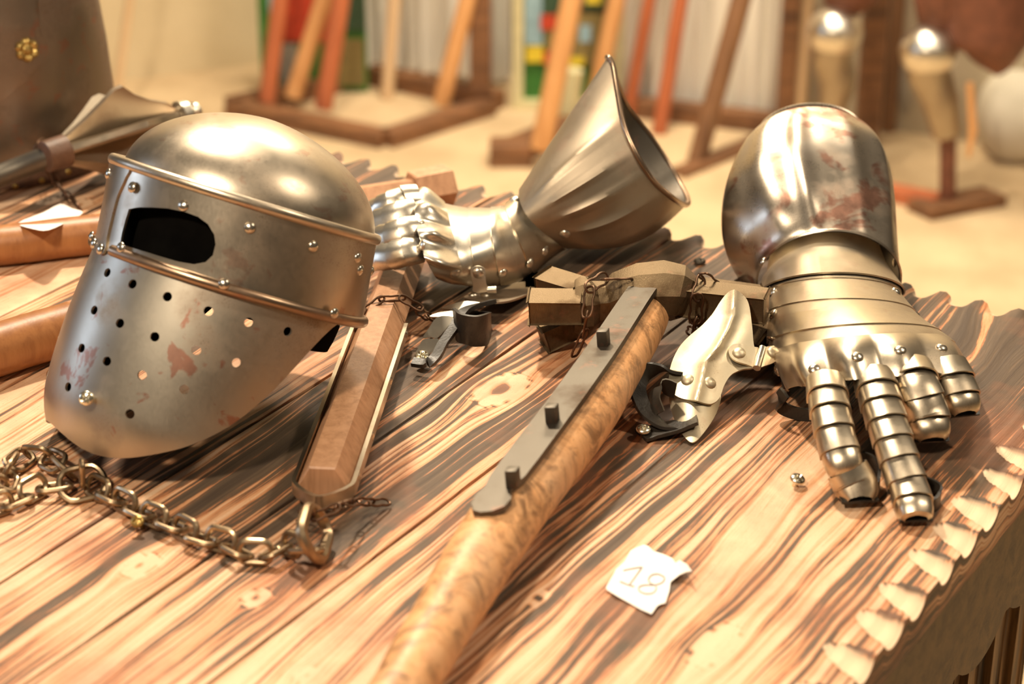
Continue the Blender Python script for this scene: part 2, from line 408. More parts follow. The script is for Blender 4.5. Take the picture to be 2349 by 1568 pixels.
# ================================================================== TABLE
V0, V1, U0, U1 = -1.95, -.430, .50, 1.757
GAPS = [-.690, -.800, -.905, -1.011, -1.120, -1.235, -1.345, -1.455, -1.57, -1.68, -1.80]
def smooth(e0, e1, x):
    t = np.clip((x-e0)/(e1-e0), 0, 1); return t*t*(3-2*t)
def build_table():
    us = list(np.arange(U0, U1-.05, .0028))+list(np.linspace(U1-.05, U1, 40))
    vs = set(np.round(np.concatenate([np.arange(V0, V1-.045, .006), np.linspace(V1-.045, V1, 32)]), 5))
    for g in GAPS:
        vs = {v for v in vs if abs(v-g) > .004} | {round(g+d, 5) for d in (-.0035, -.0018, -.0008, 0, .0008, .0018, .0035)}
    vs = sorted(vs); us = np.array(us); va = np.array(vs)
    U, V = np.meshgrid(us, va, indexing='ij'); nu, nv = U.shape
    Z = np.zeros_like(U); cut = np.zeros_like(U)
    plank = np.zeros(nv, int)
    for g in GAPS: plank += (va < g)
    plank = np.broadcast_to(plank, U.shape)
    rng = np.random.RandomState(3)
    psi = V.copy()
    for k in range(len(GAPS)+1):
        m = plank == k; a = rng.rand(12)*6.28
        w = .0045*np.sin(U*4.2+a[0]+V*7)+.0020*np.sin(U*10+a[1]-V*16)+.0007*np.sin(U*27+a[2]+V*30)+.0006*np.sin(U*61+a[3]+V*90)
        psi = np.where(m, psi+w+rng.rand()*7+(k % 2)*.02*(U-1.2), psi)
    # cathedral figure in the wide edge board
    m = plank == 0
    psi = np.where(m, psi+.055*(U-1.0)*np.exp(-((V+.60)/.05)**2)-.03*(U-1.3)*np.exp(-((V+.50)/.03)**2), psi)
    m = plank == 1; psi = np.where(m, psi+.05*(U-.9)*np.exp(-((V+.745)/.025)**2), psi)
    m = plank == 5; psi = np.where(m, psi+.05*(U-1.1)*np.exp(-((V+1.18)/.03)**2), psi)
    knot = np.zeros_like(U); ring = np.zeros_like(U)
    for px, py, r, st in ((1150, 893, .019, 1.9), (322, 1296, .011, 1.7), (590, 1372, .009, 1.6), (1235, 1372, .005, 2.2), (700, 1545, .006, 1.5),
                          (2070, 640, .012, 1.6), (180, 470, .010, 2), (1420, 470, .012, 2), (1640, 1480, .012, 2.6)):
        k0u, k0v = uv(P(px, py)); k = int(sum(k0v < g for g in GAPS)); m = plank == k
        d = np.sqrt(((U-k0u)/st)**2+(V-k0v)**2)+1e-6
        ref = psi[np.argmin(abs(us-k0u)), np.argmin(abs(va-k0v))]
        R = r*.95
        fac = 1-np.exp(-(d/R)**2*.55)*1.0
        psi = np.where(m, ref+(psi-ref)*fac+(.35*(1-fac))*d*.5*np.sign(1), psi)
        kn = smooth(1.15, .95, d/r); knot = np.where(m, np.maximum(knot, kn), knot)
        ring = np.where(m, ring-kn*smooth(.5, .1, d/r)*.9-.9*kn*smooth(.86, .98, d/r)*smooth(1.12, 1.0, d/r), ring)
    burn = .62*smooth(1.36, 1.62, U)+.35*smooth(-.80, -.83, V)*smooth(-1.02, -.97, V)*smooth(1.6, 1.3, U)
    burn = burn-.55*smooth(1.15, .85, U)-.30*smooth(-.62, -.50, V)*smooth(1.5, 1.3, U)+.20*smooth(-.70, -.76, V)*smooth(-.82, -.78, V)*smooth(1.2, 1.4, U)
    burn = burn-.35*smooth(-1.03, -1.10, V)
    groove = np.zeros_like(U)
    for g in GAPS:
        d = abs(V-g); wob = .0007+.0004*np.sin(U*37+g*50)
        st = 1.0 if g != -.690 else .5
        Z -= st*.0035*smooth(.0020, .0004, d); groove = np.maximum(groove, st*smooth(wob+.0010, wob*.5, d))
    Z += .0004*np.sin(psi*420)
    # tooth-like gouges carved along the front edge
    uc = .60; i = 0
    while uc < U1-.04:
        jit = .004*math.sin(i*2.3); hw = .0155+.0015*math.sin(i*1.7); dl = .034+.003*math.sin(i*2.9)
        t = (V1-V)/dl                                   # 0 at edge .. 1 at tip
        cc = uc+jit+.010*t
        wdt = hw*np.sqrt(np.clip(1-t**1.6, 0, 1))+1e-6
        x = (U-cc)/wdt; inside = (t < 1) & (abs(x) < 1)
        dep = .0105*(1-t)**.8*np.clip(1-x*x, 0, 1)**.6
        Z = np.where(inside, Z-dep, Z); c = np.where(inside, smooth(1.0, .86, abs(x)), 0); cut = np.maximum(cut, c)
        rim = np.exp(-((abs(x)-1.12)/.16)**2)*((x < 0) if False else (x > 0))*smooth(1.15, .9, t)
        burn = burn+np.where(t < 1.1, .9*rim, 0)
        uc += .0492; i += 1
    # scalloped far end
    vc = V0; i = 0; UE = np.zeros_like(V); ph = ((V-(-.633))/.0378)
    fr = ph-np.floor(ph)                                # 0..1 across one scallop
    edge = smooth(U1-.022, U1, U)
    prof = np.where(fr < .72, np.sin(fr/.72*PI)**.8, 0)
    UE = edge*(.016*np.clip(prof, 0, 1)-.004)
    Z -= edge**2*.005*(1-np.clip(prof, 0, 1))
    cut = np.maximum(cut, .75*smooth(U1-.010, U1-.003, U)*smooth(.30, .10, prof))
    X = (U+UE)*SU+V*CU; Y = (U+UE)*CU-V*SU
    verts = np.stack([X, Y, TZ+Z], -1).reshape(-1, 3).tolist(); faces = [tuple(reversed(q)) for q in gridf(nu, nv)]
    n = len(verts); T = .035; ext = []
    def wall(idx):
        L_ = len(idx); b = len(verts)
        for i_ in idx: x, y, z = verts[i_]; verts.append([x, y, z-.0012]); ext.append((i_, .001))
        for i_ in idx: x, y, z = verts[i_]; verts.append([x, y, TZ-T]); ext.append((i_, .034))
        for a in range(L_-1): faces.append((idx[a], idx[a+1], b+a+1, b+a)); faces.append((b+a, b+a+1, b+L_+a+1, b+L_+a))
    wall([i_*nv+nv-1 for i_ in range(nu)]); wall([(nu-1)*nv+j for j in range(nv-1, -1, -1)])
    wall([i_*nv for i_ in range(nu-1, -1, -1)]); wall(list(range(nv)))
    cs = [xy(U0, V0), xy(U1, V0), xy(U1, V1), xy(U0, V1)]; b = len(verts)
    verts += [[x, y, TZ-T] for x, y in cs]; faces.append((b, b+1, b+2, b+3))
    root = thing('table', 'dark burnt pine plank table with gouged edge carrying the armour', 'table', (*xy((U0+U1)/2, (V0+V1)/2), 0))
    o = obj('tabletop', verts, faces, M['table'], root, ang=50)
    me = o.data; tot = len(me.vertices)
    def attr(nm, arr, fill):
        a = me.attributes.new(nm, 'FLOAT', 'POINT'); d = np.full(tot, fill, np.float32); flat = arr.reshape(-1); d[:len(flat)] = flat
        if nm in ('psi', 'uu'):
            ii = np.array([e_[0] for e_ in ext]); of = np.array([e_[1] for e_ in ext])
            d[len(flat):len(flat)+len(ii)] = flat[ii]+(of if nm == 'psi' else 0)
        a.data.foreach_set('value', d)
    attr('psi', psi, 0); attr('uu', U, 0); attr('cut', cut, 0); attr('knot', knot, 0); attr('ring', ring, 0); attr('groove', groove, 0); attr('burn', burn, .45)
    # aprons and legs beneath
    def bar(u0, v0, u1, v1, z0, z1, th, name, mat, wavy=False):
        a = Vector((*xy(u0, v0), 0)); c = Vector((*xy(u1, v1), 0)); d = (c-a).normalized(); nrm = Vector((-d.y, d.x, 0)); L = (c-a).length
        k = int(L/.01); vv = []; ff = []
        for i_ in range(k+1):
            p = a+d*L*i_/k; s = abs(math.sin(i_/k*L/.12*PI)) if wavy else 1
            zb = z0+(z1-z0)*(.32 if wavy else 0)*(1-s**.7)
            for q, zz in ((-1, z1), (1, z1), (1, zb), (-1, zb)):
                w = p+nrm*th/2*q; vv.append((w.x, w.y, zz))
        for i_ in range(k):
            for q in range(4): ff.append((i_*4+q, i_*4+(q+1) % 4, i_*4+4+(q+1) % 4, i_*4+4+q))
        ff += [(3, 2, 1, 0), tuple(k*4+q for q in range(4))]
        vv, ff = fix_closed([Vector(x) for x in vv], ff)
        return obj(name, vv, ff, mat, root, smooth=False)
    bar(U0+.03, V1-.016, U1-.03, V1-.016, TZ-.104, TZ-.0355, .022, 'apron', M['apron'])
    bar(U0+.06, V1-.030, U1-.06, V1-.030, TZ-.185, TZ-.1045, .022, 'lower_apron', M['apron'], True)
    bar(U1-.035, V0+.03, U1-.035, V1-.05, TZ-.104, TZ-.0355, .022, 'end_apron', M['apron'])
    for (lu, lv) in ((U1-.215, V1-.075), (U1-.10, V0+.1), (U0+.1, V1-.10), (U0+.1, V0+.1)):
        mb = MB()
        for k in range(11):
            w = .022; off = (k-5)*.033
            x, y = xy(lu+off, lv); hgt = (TZ-.0360)/2
            mb.add(boxvf((x, y, hgt), Vector((SU, CU, 0))*w*.62, Vector((CU, -SU, 0))*(.018+.006*(k % 2)), (0, 0, hgt), .002))
        x, y = xy(lu, lv); mb.add(boxvf((x, y, hgt), Vector((SU, CU, 0))*.17, Vector((CU, -SU, 0))*.012, (0, 0, hgt-.001), .001))
        mb.build('leg', M['leg'], root, smooth=False)
    return root
table = build_table()

# ================================================================== HELMET
hc = ray(535, 640).normalized()
rgt = Vector((1, 0, 0)); rgt = (rgt-hc*rgt.dot(hc)).normalized(); upv = rgt.cross(hc).normalized(); tow = -hc
R17 = math.radians(17)
e1 = rgt*math.cos(R17)-upv*math.sin(R17); U0h = rgt*math.sin(R17)+upv*math.cos(R17)
t3 = math.radians(3.2); Uh = U0h*math.cos(t3)+tow*math.sin(t3); e2 = tow*math.cos(t3)-U0h*math.sin(t3)
a67 = math.radians(67); Fh = -e1*math.sin(a67)+e2*math.cos(a67); Sh = e1*math.cos(a67)+e2*math.sin(a67)
RIM = [(0, 405), (12, 428), (24, 441), (36, 443), (55, 405), (78, 325), (96, 205), (107, 108), (114, 24), (120, 4), (180, -2)]
def rimb(phi):
    p = abs((phi+180) % 360-180)
    for (a, b), (c, d) in zip(RIM, RIM[1:]):
        if False: pass
        if p <= c:
            t = (p-a)/(c-a); t = t*t*(3-2*t) if c > 36 and False else t; return b+(d-b)*t
    return RIM[-1][1]
_rb = rimb
def rimb(phi): return sum(_rb(phi+d)*w_ for d, w_ in ((-12, .1), (-8, .15), (-4, .16), (0, .18), (4, .16), (8, .15), (12, .1)))
def hr(phi, h):
    """radius in photo units at azimuth phi (deg) and height h along the helmet axis"""
    c = math.cos(math.radians(phi)); p = abs((phi+180) % 360-180)
    if h < 0:
        q = min(1, -h/430); r = 308+20*math.sin(PI*q*.8)*max(0, c)
        r -= 26*max(0, (-h-330)/110)**2
    else: r = 308-4*h/178
    r += 16*max(0, c)**6                           # slight keel down the middle of the face
    return r
def place(d0):
    k = d0/F*1.0
    O = camo.location+ray(535, 640)*(d0/1.0) if False else CAMP+ray(535, 640)*d0
    return O, k
def hpt_(O, k, phi, h, r=None, off=0.0):
    r = (hr(phi, h) if r is None else r)+off; a = math.radians(phi)
    sh = 20*max(0, h)/178
    return O+(Fh*(r*math.cos(a)+sh)+Sh*r*math.sin(a)+Uh*h)*k
lo, hi = 1.5, 2.1
for _ in range(30):
    d0 = (lo+hi)/2; O, k = place(d0)
    mz = min(hpt_(O, k, p, -rimb(p)).z for p in range(-178, 180, 4))
    if mz < TZ+.0012: hi = d0
    else: lo = d0
HO, HK = place(d0)
def hp(phi, h, r=None, off=0.0): return hpt_(HO, HK, phi, h, r, off)
def hinv(px, py, phi0=60, h0=-150):
    phi, h = phi0, h0
    for _ in range(40):
        x, y, _d = proj(hp(phi, h)); x1, y1, _d = proj(hp(phi+.5, h)); x2, y2, _d = proj(hp(phi, h+1))
        a, b, c, d = (x1-x)/.5, (x2-x), (y1-y)/.5, (y2-y); det = a*d-b*c
        if abs(det) < 1e-6: break
        ex, ey = px-x, py-y
        phi += max(-15, min(15, (d*ex-b*ey)/det)); h += max(-60, min(60, (-c*ex+a*ey)/det))
    return phi, h
def hnorm(phi, h):
    a = hp(phi+.5, h)-hp(phi-.5, h); b = hp(phi, h+1)-hp(phi, h-1); return a.cross(b).normalized()*-1 if False else (a.cross(b)).normalized()
helm = thing('helmet', 'steel spectacle helmet with round skull, rivets and perforated face plate', 'helmet', (HO.x, HO.y, TZ))
BOT = -.006
# face plate in (arc, h) space; 5.4 units per degree
AR = 5.4
outl = [(p*AR, 8) for p in np.linspace(-121, 121, 90)]+[(p*AR, -rimb(p)) for p in np.linspace(121, -121, 160)]
holes = []
for (px, py) in ((246, 625), (304, 651), (384, 680), (478, 713), (571, 739), (660, 760), (216, 711), (275, 741), (355, 772), (450, 803), (543, 832),
                 (187, 798), (245, 828), (326, 860), (423, 893), (156, 887), (298, 949)):
    ph, h = hinv(px, py, 40, -150)
    for s in (1, -1):
        holes.append([(s*(ph*AR)+10.3*math.cos(t)*1.0, h+10.3*math.sin(t)) for t in np.linspace(0, 2*PI, 17)[:-1]])
v2, f2 = sheet2d(outl, holes, 13)
vv = [hp(x/AR, y) for x, y in v2]
if facing(vv[:], f2, HO) is False: f2 = [tuple(reversed(q)) for q in f2]
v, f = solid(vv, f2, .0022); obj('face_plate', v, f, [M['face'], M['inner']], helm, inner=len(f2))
# upper brow plate with the two eye openings cut out
eye = [(298, 480), (318, 476), (350, 476), (385, 478), (425, 486), (455, 497), (478, 514), (492, 538), (495, 560), (489, 585), (472, 601), (445, 606), (410, 600), (360, 586), (310, 570), (278, 560), (282, 535), (290, 505)]
eyeh = [hinv(x, y, 40, 60) for x, y in eye]
eyes = []
for s in (1, -1):
    e = [(s*p*AR, max(6, h)) for p, h in eyeh]
    if s < 0: e = e[::-1]
    eyes.append(e)
print('eye', [(round(p), round(h)) for p, h in eyeh])
top = 186
outl = [(p*AR, -12) for p in np.linspace(-180, 180, 120)]+[(p*AR, top) for p in np.linspace(180, -180, 120)]
v2, f2 = sheet2d(outl, [resample(e, 8) for e in eyes], 13)
vv = [hp(x/AR, y, off=3) for x, y in v2]
if facing(vv, f2, HO) is False: f2 = [tuple(reversed(q)) for q in f2]
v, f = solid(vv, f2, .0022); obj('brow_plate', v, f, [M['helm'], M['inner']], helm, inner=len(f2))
# skull
vv = []; nj = 72; ni = 26
for i in range(ni):
    t = i/(ni-1)*PI/2*.999
    rr = 297*math.cos(t)**1.12 if i < ni-1 else .5; hh = 176+198*math.sin(t)
    for j in range(nj):
        a = 2*PI*j/nj; dent = 1+.006*math.sin(3*a+2*t)+.004*math.sin(5*a)
        vv.append(HO+(Fh*(rr*dent*math.cos(a)+20+6*math.sin(t))+Sh*rr*dent*.985*math.sin(a)+Uh*hh)*HK)
ff = gridf(ni, nj, True)
if facing(vv, ff, HO) is False: ff = [tuple(reversed(q)) for q in ff]
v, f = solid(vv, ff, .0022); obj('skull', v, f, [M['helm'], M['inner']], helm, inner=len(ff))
# rolled bands
def hband(name, h, p0, p1, rad, off, mat, lab=None, n=110, closed=False, flat=(1, .8)):
    pts = [hp(p0+(p1-p0)*i/(n-1 if not closed else n), h, off=off) for i in range(n)]
    v, f = tubevf(pts, rad, closed=closed, n=12, up=Uh, flat=flat); return obj(name, v, f, mat, helm, label=lab)
hband('brow_band', 184, 0, 360, .0044, 3, M['helm'], closed=True)
hband('cheek_band', -6, 12, 348, .0046, 7, M['band'], 'brown tinted rolled band')
vv = []; rows = [(-25, 262), (40, 272), (110, 276), (172, 272), (250, 228), (320, 140), (345, 10)]
for h, r in rows:
    for j in range(48):
        a = 2*PI*j/48; vv.append(HO+(Fh*(r*math.cos(a)+12)+Sh*r*math.sin(a)+Uh*h)*HK)
v, f = solid(vv, gridf(len(rows), 48, True), .001); obj('shade_lining', v, f, M['inner'], helm)  # black shell added so the eye openings and holes look deep in shade
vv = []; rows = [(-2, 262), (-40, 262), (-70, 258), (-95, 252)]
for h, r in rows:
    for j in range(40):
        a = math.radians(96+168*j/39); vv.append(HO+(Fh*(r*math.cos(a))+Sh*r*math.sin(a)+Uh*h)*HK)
v, f = solid(vv, gridf(len(rows), 40), .001); obj('neck_shade_sheet', v, f, M['inner'], helm)  # dark sheet added to block lit holes, stands in for shade at the neck
# nasal: T-shaped plate over the middle of the face
nz = [(-11, 184), (11, 184), (10.5, 150), (9, 128), (7.6, 105), (6.8, 60), (6.5, 15), (7.5, -12), (5.5, -22), (-5.5, -22), (-7.5, -12), (-6.5, 15), (-6.8, 60), (-7.6, 105), (-9, 128), (-10.5, 150)]
pl = sp2([(p*AR, h) for p, h in nz], True, 4)
v2, f2 = sheet2d(pl, [], 8)
vv = [hp(x/AR, y, off=8) for x, y in v2]
if facing(vv, f2, HO) is False: f2 = [tuple(reversed(q)) for q in f2]
v, f = solid(vv, f2, .0022); obj('nasal', v, f, M['helm'], helm)
def hriv(px, py, r=.0046, off=6):
    ph, h = hinv(px, py, 60, 60); p = hp(ph, h, off=off-1); q = (p-(HO+Uh*h*HK)).normalized(); return rivet(p, q, r, helm)
for (px, py, o_) in ((310, 431, 10), (422, 472, 5), (573, 522, 5), (717, 564, 5), (818, 590, 5), (288, 570, 15), (515, 651, 18), (755, 714, 18)): hriv(px, py, off=o_)
for ph, h, o_ in ((-7, 150, 10), (4.5, -13, 11), (-5, -8, 11), (-13, 3, 14), (-36, 110, 5), (-60, 110, 5), (-90, 110, 5), (130, 110, 5), (160, 110, 5), (-130, 110, 5), (-60, -6, 18)):
    p = hp(ph, h, off=o_-1); rivet(p, (p-(HO+Uh*h*HK)).normalized(), .0046, helm)
from mathutils.bvhtree import BVHTree
def bvh(objs):
    v = []; f = []
    for o in objs:
        n = len(v); w = ORI[o]; v += [w+x.co for x in o.data.vertices]; f += [tuple(i+n for i in p.vertices) for p in o.data.polygons]
    return BVHTree.FromPolygons(v, f)
def hit(tree, px, py, fallback=None):
    loc, nrm, i, d = tree.ray_cast(CAMP, ray(px, py).normalized())
    if loc is None:
        if fallback is None: return None, None
        return fallback, Vector((0, -.4, 1)).normalized()
    if nrm.dot(CAMP-loc) < 0: nrm = -nrm
    return loc, nrm
def rivs(tree, pts, r, parent, mat=None, hgt=.55):
    for (x, y) in pts:
        l, n = hit(tree, x, y)
        if l is not None: rivet(l+n*.0002, n, r, parent, mat, hgt=hgt)
def linkvf(c, T, up, L, W, r, pinch=0, n=26, k=8, straight=True):
    """one stadium shaped chain link"""
    T = Vector(T).normalized(); up = Vector(up); up = (up-T*up.dot(T)).normalized(); S = T.cross(up); pts = []
    for i in range(n):
        a = 2*PI*i/n; x = math.cos(a); y = math.sin(a)
        if pinch: px_ = L/2*x; py_ = W/2*math.copysign(abs(y)**.55, y)*(1-pinch*math.exp(-(x/.35)**2))
        else:
            hs = (L-W)/2; px_ = W/2*x+hs*max(-1, min(1, x*1.9)); py_ = W/2*y if False else W/2*math.copysign(min(1, abs(y)*1.12), y)
        pts.append(Vector(c)+T*px_+S*py_)
    return tubevf(pts, r, closed=True, n=k, up=None)
def chain(path, L, W, r, parent, mat, pitch, roll0=25, rollstep=90, pinch=0, minh=None, jit=8):
    P_ = spline(path, False, 10); acc = 0; out = [P_[0]]; last = P_[0]; tang = []
    ds = [0]
    for a, b in zip(P_, P_[1:]): ds.append(ds[-1]+(b-a).length)
    s = pitch*.5; i = 0; n = 0; res = []
    while s < ds[-1]:
        while ds[i+1] < s: i += 1
        t = (s-ds[i])/(ds[i+1]-ds[i]); c = P_[i].lerp(P_[i+1], t); T = (P_[i+1]-P_[i]).normalized()
        ang = math.radians(roll0+rollstep*n+random.uniform(-jit, jit)); side = T.cross(Vector((0, 0, 1))).normalized(); up = side.cross(T)
        u = up*math.cos(ang)+side*math.sin(ang)
        v, f = linkvf(c, T, u, L, W, r, pinch)
        mz = min(x.z for x in v)
        if mz < TZ+.0003: v = [x+Vector((0, 0, TZ+.0003-mz)) for x in v]
        res.append(obj('chain_link', v, f, mat, parent)); s += pitch; n += 1
    return res

# ================================================================== FLAIL (foreground, hexagonal handle)
A0 = P(932, 585, .0185); A1 = P(741, 1120, .0185); ax = (A1-A0); FL = ax.length; ax.normalize(); zz = Vector((0, 0, 1)); sd = ax.cross(zz)*-1
if sd.x < 0: sd = -sd
fl = thing('flail', 'flail with brown hexagonal wooden handle and thick brown chain in front of the helmet', 'flail', (A1.x, A1.y, TZ))
def hexbar(a, b, R0, R1, side, name, mat, parent, ch=.0015):
    v = []; f = []; d = (b-a).normalized(); up = Vector((0, 0, 1)); up = (up-d*up.dot(d)).normalized()
    rows = [(0, R0-ch), (ch, R0), ((b-a).length-ch, R1), ((b-a).length, R1-ch)]
    for s, R in rows:
        for k in range(6):
            q = PI/3*k; v.append(a+d*s+side*R*math.cos(q)+up*R*math.sin(q))
    for i in range(3):
        for k in range(6): f.append((i*6+k, i*6+(k+1) % 6, i*6+6+(k+1) % 6, i*6+6+k))
    f += [tuple(range(6)), tuple(range(18, 24))]
    v, f = fix_closed(v, f)
    return obj(name, v, f, mat, parent, smooth=False)
def rotwood(base):  # grain runs along z in material space: use an object rotated to its axis
    return base
hx = hexbar(A0, A1, .0200, .0213, sd, 'handle', M['hex'], fl)
pr = lambda q, s: P(q[0], q[1], .0185)
def ac(px, py): return (P(px, py, .0185)-A0).dot(ax)
aS = ac(916, 752); Rr = .0235
loop = []
for t in np.linspace(0, 1, 14): loop.append(A0+ax*(aS+(FL-aS-.004)*t)+sd*(-Rr))
for s_, o_ in ((.004, -.0225), (.011, -.018), (.018, -.011), (.023, -.004), (.024, 0), (.023, .004), (.018, .011), (.011, .018), (.004, .0225)):
    loop.append(A0+ax*(FL+s_-.004)+sd*o_)
for t in np.linspace(1, 0, 14): loop.append(A0+ax*(aS+(FL-aS-.004)*t)+sd*Rr)
v, f = strapvf(loop, zz, .0105, .0034); obj('strap', v, f, M['gaunt'], fl, smooth=True, ang=30)
for s_ in (1, -1):
    for t in (.04, .36, .7, .93):
        p = A0+ax*(aS+(FL-aS)*t)+sd*(Rr+.0017)*s_; rivet(p, sd*s_, .0042, fl, M['brass'] if False else M['rivet'], hgt=.4)
sh = P(722, 1222, .022)
v, f = linkvf(sh, ax+Vector((0, 0, -.15)), (sd*1.0+zz*.55), .042, .030, .0046); obj('shackle', v, f, M['chain'], fl)
Zc = .0065
path = [P(*q) for q in ((722, 1262, .016), (690, 1262, .012), (655, 1256, Zc), (610, 1275, Zc), (560, 1272, Zc), (515, 1250, Zc), (470, 1240, Zc), (432, 1226, Zc), (395, 1206, Zc), (350, 1190, Zc), (312, 1172, Zc), (272, 1152, Zc), (240, 1135, Zc), (212, 1120, Zc))]
chain(path, .0250, .0165, .0024, fl, M['chain'], .0168)
rg = P(188, 1108, .010); v, f = linkvf(rg, Vector((1, .35, .10)), Vector((.1, -.55, 1)), .036, .030, .0026); obj('joining_ring', v, f, M['chain'], fl)
v, f = linkvf(P(188, 1085, .020), Vector((.1, -.1, 1)), Vector((1, .3, 0)), .022, .010, .0021); obj('chain_link', v, f, M['chain'], fl)
path = [P(*q) for q in ((158, 1085, .010), (140, 1068, .011), (112, 1052, .010), (80, 1046, .008), (48, 1052, Zc), (22, 1080, Zc), (10, 1110, Zc), (-20, 1120, Zc), (-60, 1120, Zc))]
chain(path, .0260, .0170, .0024, fl, M['chain'], .0175, roll0=60)
path = [P(*q) for q in ((150, 1115, .007), (120, 1118, Zc), (88, 1124, Zc), (55, 1142, Zc), (20, 1158, Zc), (-30, 1175, Zc), (-70, 1180, Zc))]
chain(path, .0260, .0168, .0024, fl, M['chain'], .0175, roll0=20)

# ---- thin display chains
def jack(name, label, path, root_px, L=.024, W=.0085, r=.0011, pitch=.0185, **kw):
    t = thing(name, label, 'chain', P(*root_px), 'thin display chains holding the pieces down')
    chain([P(*q) for q in path], L, W, r, t, M['jack'], pitch, pinch=.28, **kw); return t
jack('display_chain', 'thin rusty wire chain draped across the upper part of the flail handle', ((808, 790, .012), (822, 745, .022), (842, 712, .032), (868, 692, .038), (905, 684, .040), (942, 694, .038), (962, 712, .030), (985, 728, .018), (1008, 742, .008), (1015, 765, .004)), (905, 690, 0))
jack('display_chain', 'thin rusty wire chain wound round the shackle below the flail handle', ((690, 1190, .010), (702, 1178, .026), (730, 1180, .030), (762, 1168, .034), (790, 1158, .030), (822, 1150, .020), (856, 1152, .012), (890, 1150, .005)), (760, 1170, 0))
jack('display_chain', 'thin rusty wire chain hanging in front of the pronged end of the hammer head', ((1440, 640, .075), (1405, 640, .078), (1368, 648, .080), (1352, 680, .073), (1346, 722, .060), (1338, 765, .038), (1322, 805, .020), (1308, 838, .008)), (1340, 720, 0), L=.030, W=.012, pitch=.023)
jack('display_chain', 'thin rusty wire chain looped over the bar of the hammer head above the thumb guard', ((1640, 655, .060), (1622, 640, .070), (1603, 660, .068), (1598, 700, .058), (1594, 745, .035), (1586, 770, .012)), (1600, 700, 0), L=.030, W=.013, pitch=.022)
jack('display_chain', 'thin rusty chain dropping from the mace collar to the blank paper tag', ((92, 345, .040), (105, 372, .036), (120, 400, .022), (138, 430, .010), (160, 455, .006), (176, 472, .004)), (130, 430, 0))

# ================================================================== WAR HAMMER
hb = [P(770, 1800, .020), P(865, 1665, .021), P(928, 1568, .023), P(1003, 1443, .027), P(1150, 1204, .034), P(1352, 924, .042), P(1465, 742, .044), P(1484, 712, .044)]
hpts = spline(hb, False, 8); m = len(hpts)
rk = [.0195, .0195, .0205, .0225, .0262, .0275, .0235, .021]
rads = list(np.interp(np.linspace(0, len(hb)-1, m), range(len(hb)), rk))
mace_root = P(1500, 700, 0)
ham = thing('war_hammer', 'iron war hammer with pronged head and long mottled wooden haft with bolted langet', 'hammer', (mace_root.x, mace_root.y, TZ))
# haft with a touch of natural unevenness
v, f = tubevf(hpts, [r*(1+.015*math.sin(i*.7)) for i, r in enumerate(rads)], n=32); hf = obj('haft', v, f, M['haft'], ham)
hd = (hpts[-1]-hpts[16]).normalized(); cc = (CAMP-P(1300, 950, .04)); cc = (cc-hd*cc.dot(hd)).normalized(); lf = cc.cross(hd); lf = lf if lf.x < 0 else -lf
q33 = cc*math.cos(math.radians(33))+lf*math.sin(math.radians(33)); wv = hd.cross(q33).normalized(); wv = wv if wv.x > 0 else -wv
def haft_at(py):
    best = min(range(m), key=lambda i: abs(proj(hpts[i])[1]-py)); 
    j = best+1 if best+1 < m else best
    return hpts[best], rads[best]
def langpt(t, w, o=0.0):
    """t along the plate (0 head .. 1 tip), w across"""
    y = 722+(1228-722)*t; a = proj_interp(y); return a[0]+q33*(a[1]*.93+.0022+o)+wv*w
def proj_interp(y):
    ys = [proj(p)[1] for p in hpts]
    for i in range(m-1):
        if ys[i] >= y >= ys[i+1]:
            t = (ys[i]-y)/(ys[i]-ys[i+1]); return hpts[i].lerp(hpts[i+1], t), rads[i]+(rads[i+1]-rads[i])*t
    if y < ys[-1]: return hpts[-1]+hd*((ys[-1]-y)/2450/.75), rads[-1]
    return hpts[0], rads[0]
lo_ = [(.0, -.0125), (.30, -.0128), (.80, -.0130), (.90, -.0128), (.945, -.0110), (.985, -.0135), (1.02, -.013), (1.05, -.008), (1.055, -.002), (1.045, .006), (1.02, .0125), (.985, .0140), (.955, .010), (.93, .0090), (.885, .0130), (.80, .0138), (.3, .0138), (.0, .0130)]
v2, f2 = sheet2d(resample([(a*.25, b) for a, b in lo_], .006), [], .006)
vv = [langpt(x/.25, y, .004) for x, y in v2]
if not facing(vv, f2, CAMP): pass
else: f2 = [tuple(reversed(q)) for q in f2]
v, f = solid(vv, f2, .0055)
lang = obj('langet', v, f, M['dark'], ham, ang=25); lt = bvh([lang])
for (x, y), sc in (((1385, 790), 1), ((1268, 965), 1), ((1178, 1112), 1)):
    l, n = hit(lt, x, y)
    if l is None: continue
    n = q33; obj('bolt', *boxvf(l+n*.0065, wv*.0044+hd*.0008, hd*.0044, n*.0075, .0010), M['dark'], ham, ang=30)
# head
def beam(a, b, wa, ha, wb, hb_, bev=.002, roll=0.0):
    a, b = Vector(a), Vector(b); d = (b-a); L = d.length; d.normalize(); up = (zz-d*d.z).normalized(); s = d.cross(up)
    c, sn = math.cos(roll), math.sin(roll); up, s = up*c+s*sn, s*c-up*sn
    import bmesh
    bm = bmesh.new(); bmesh.ops.create_cube(bm, size=2)
    for w in bm.verts:
        t = w.co.x > 0; W_, H_ = (wb, hb_) if t else (wa, ha)
        w.co = (b if t else a)+s*w.co.y*W_/2+up*w.co.z*H_/2
    bm.verts.index_update()
    bmesh.ops.bevel(bm, geom=list(bm.edges), offset=bev, segments=2, profile=.5, affect='EDGES')
    bmesh.ops.recalc_face_normals(bm, faces=bm.faces); bm.verts.index_update()
    r = ([x.co.copy() for x in bm.verts], [tuple(y.index for y in q.verts) for q in bm.faces]); bm.free(); return r
HZ = .044
hl = P(1345, 700, HZ); hr_ = P(1572, 688, HZ+.004); hxd = (hr_-hl).normalized(); bk = Vector((-hxd.y, hxd.x, 0)).normalized()
bk = bk if bk.y > 0 else -bk
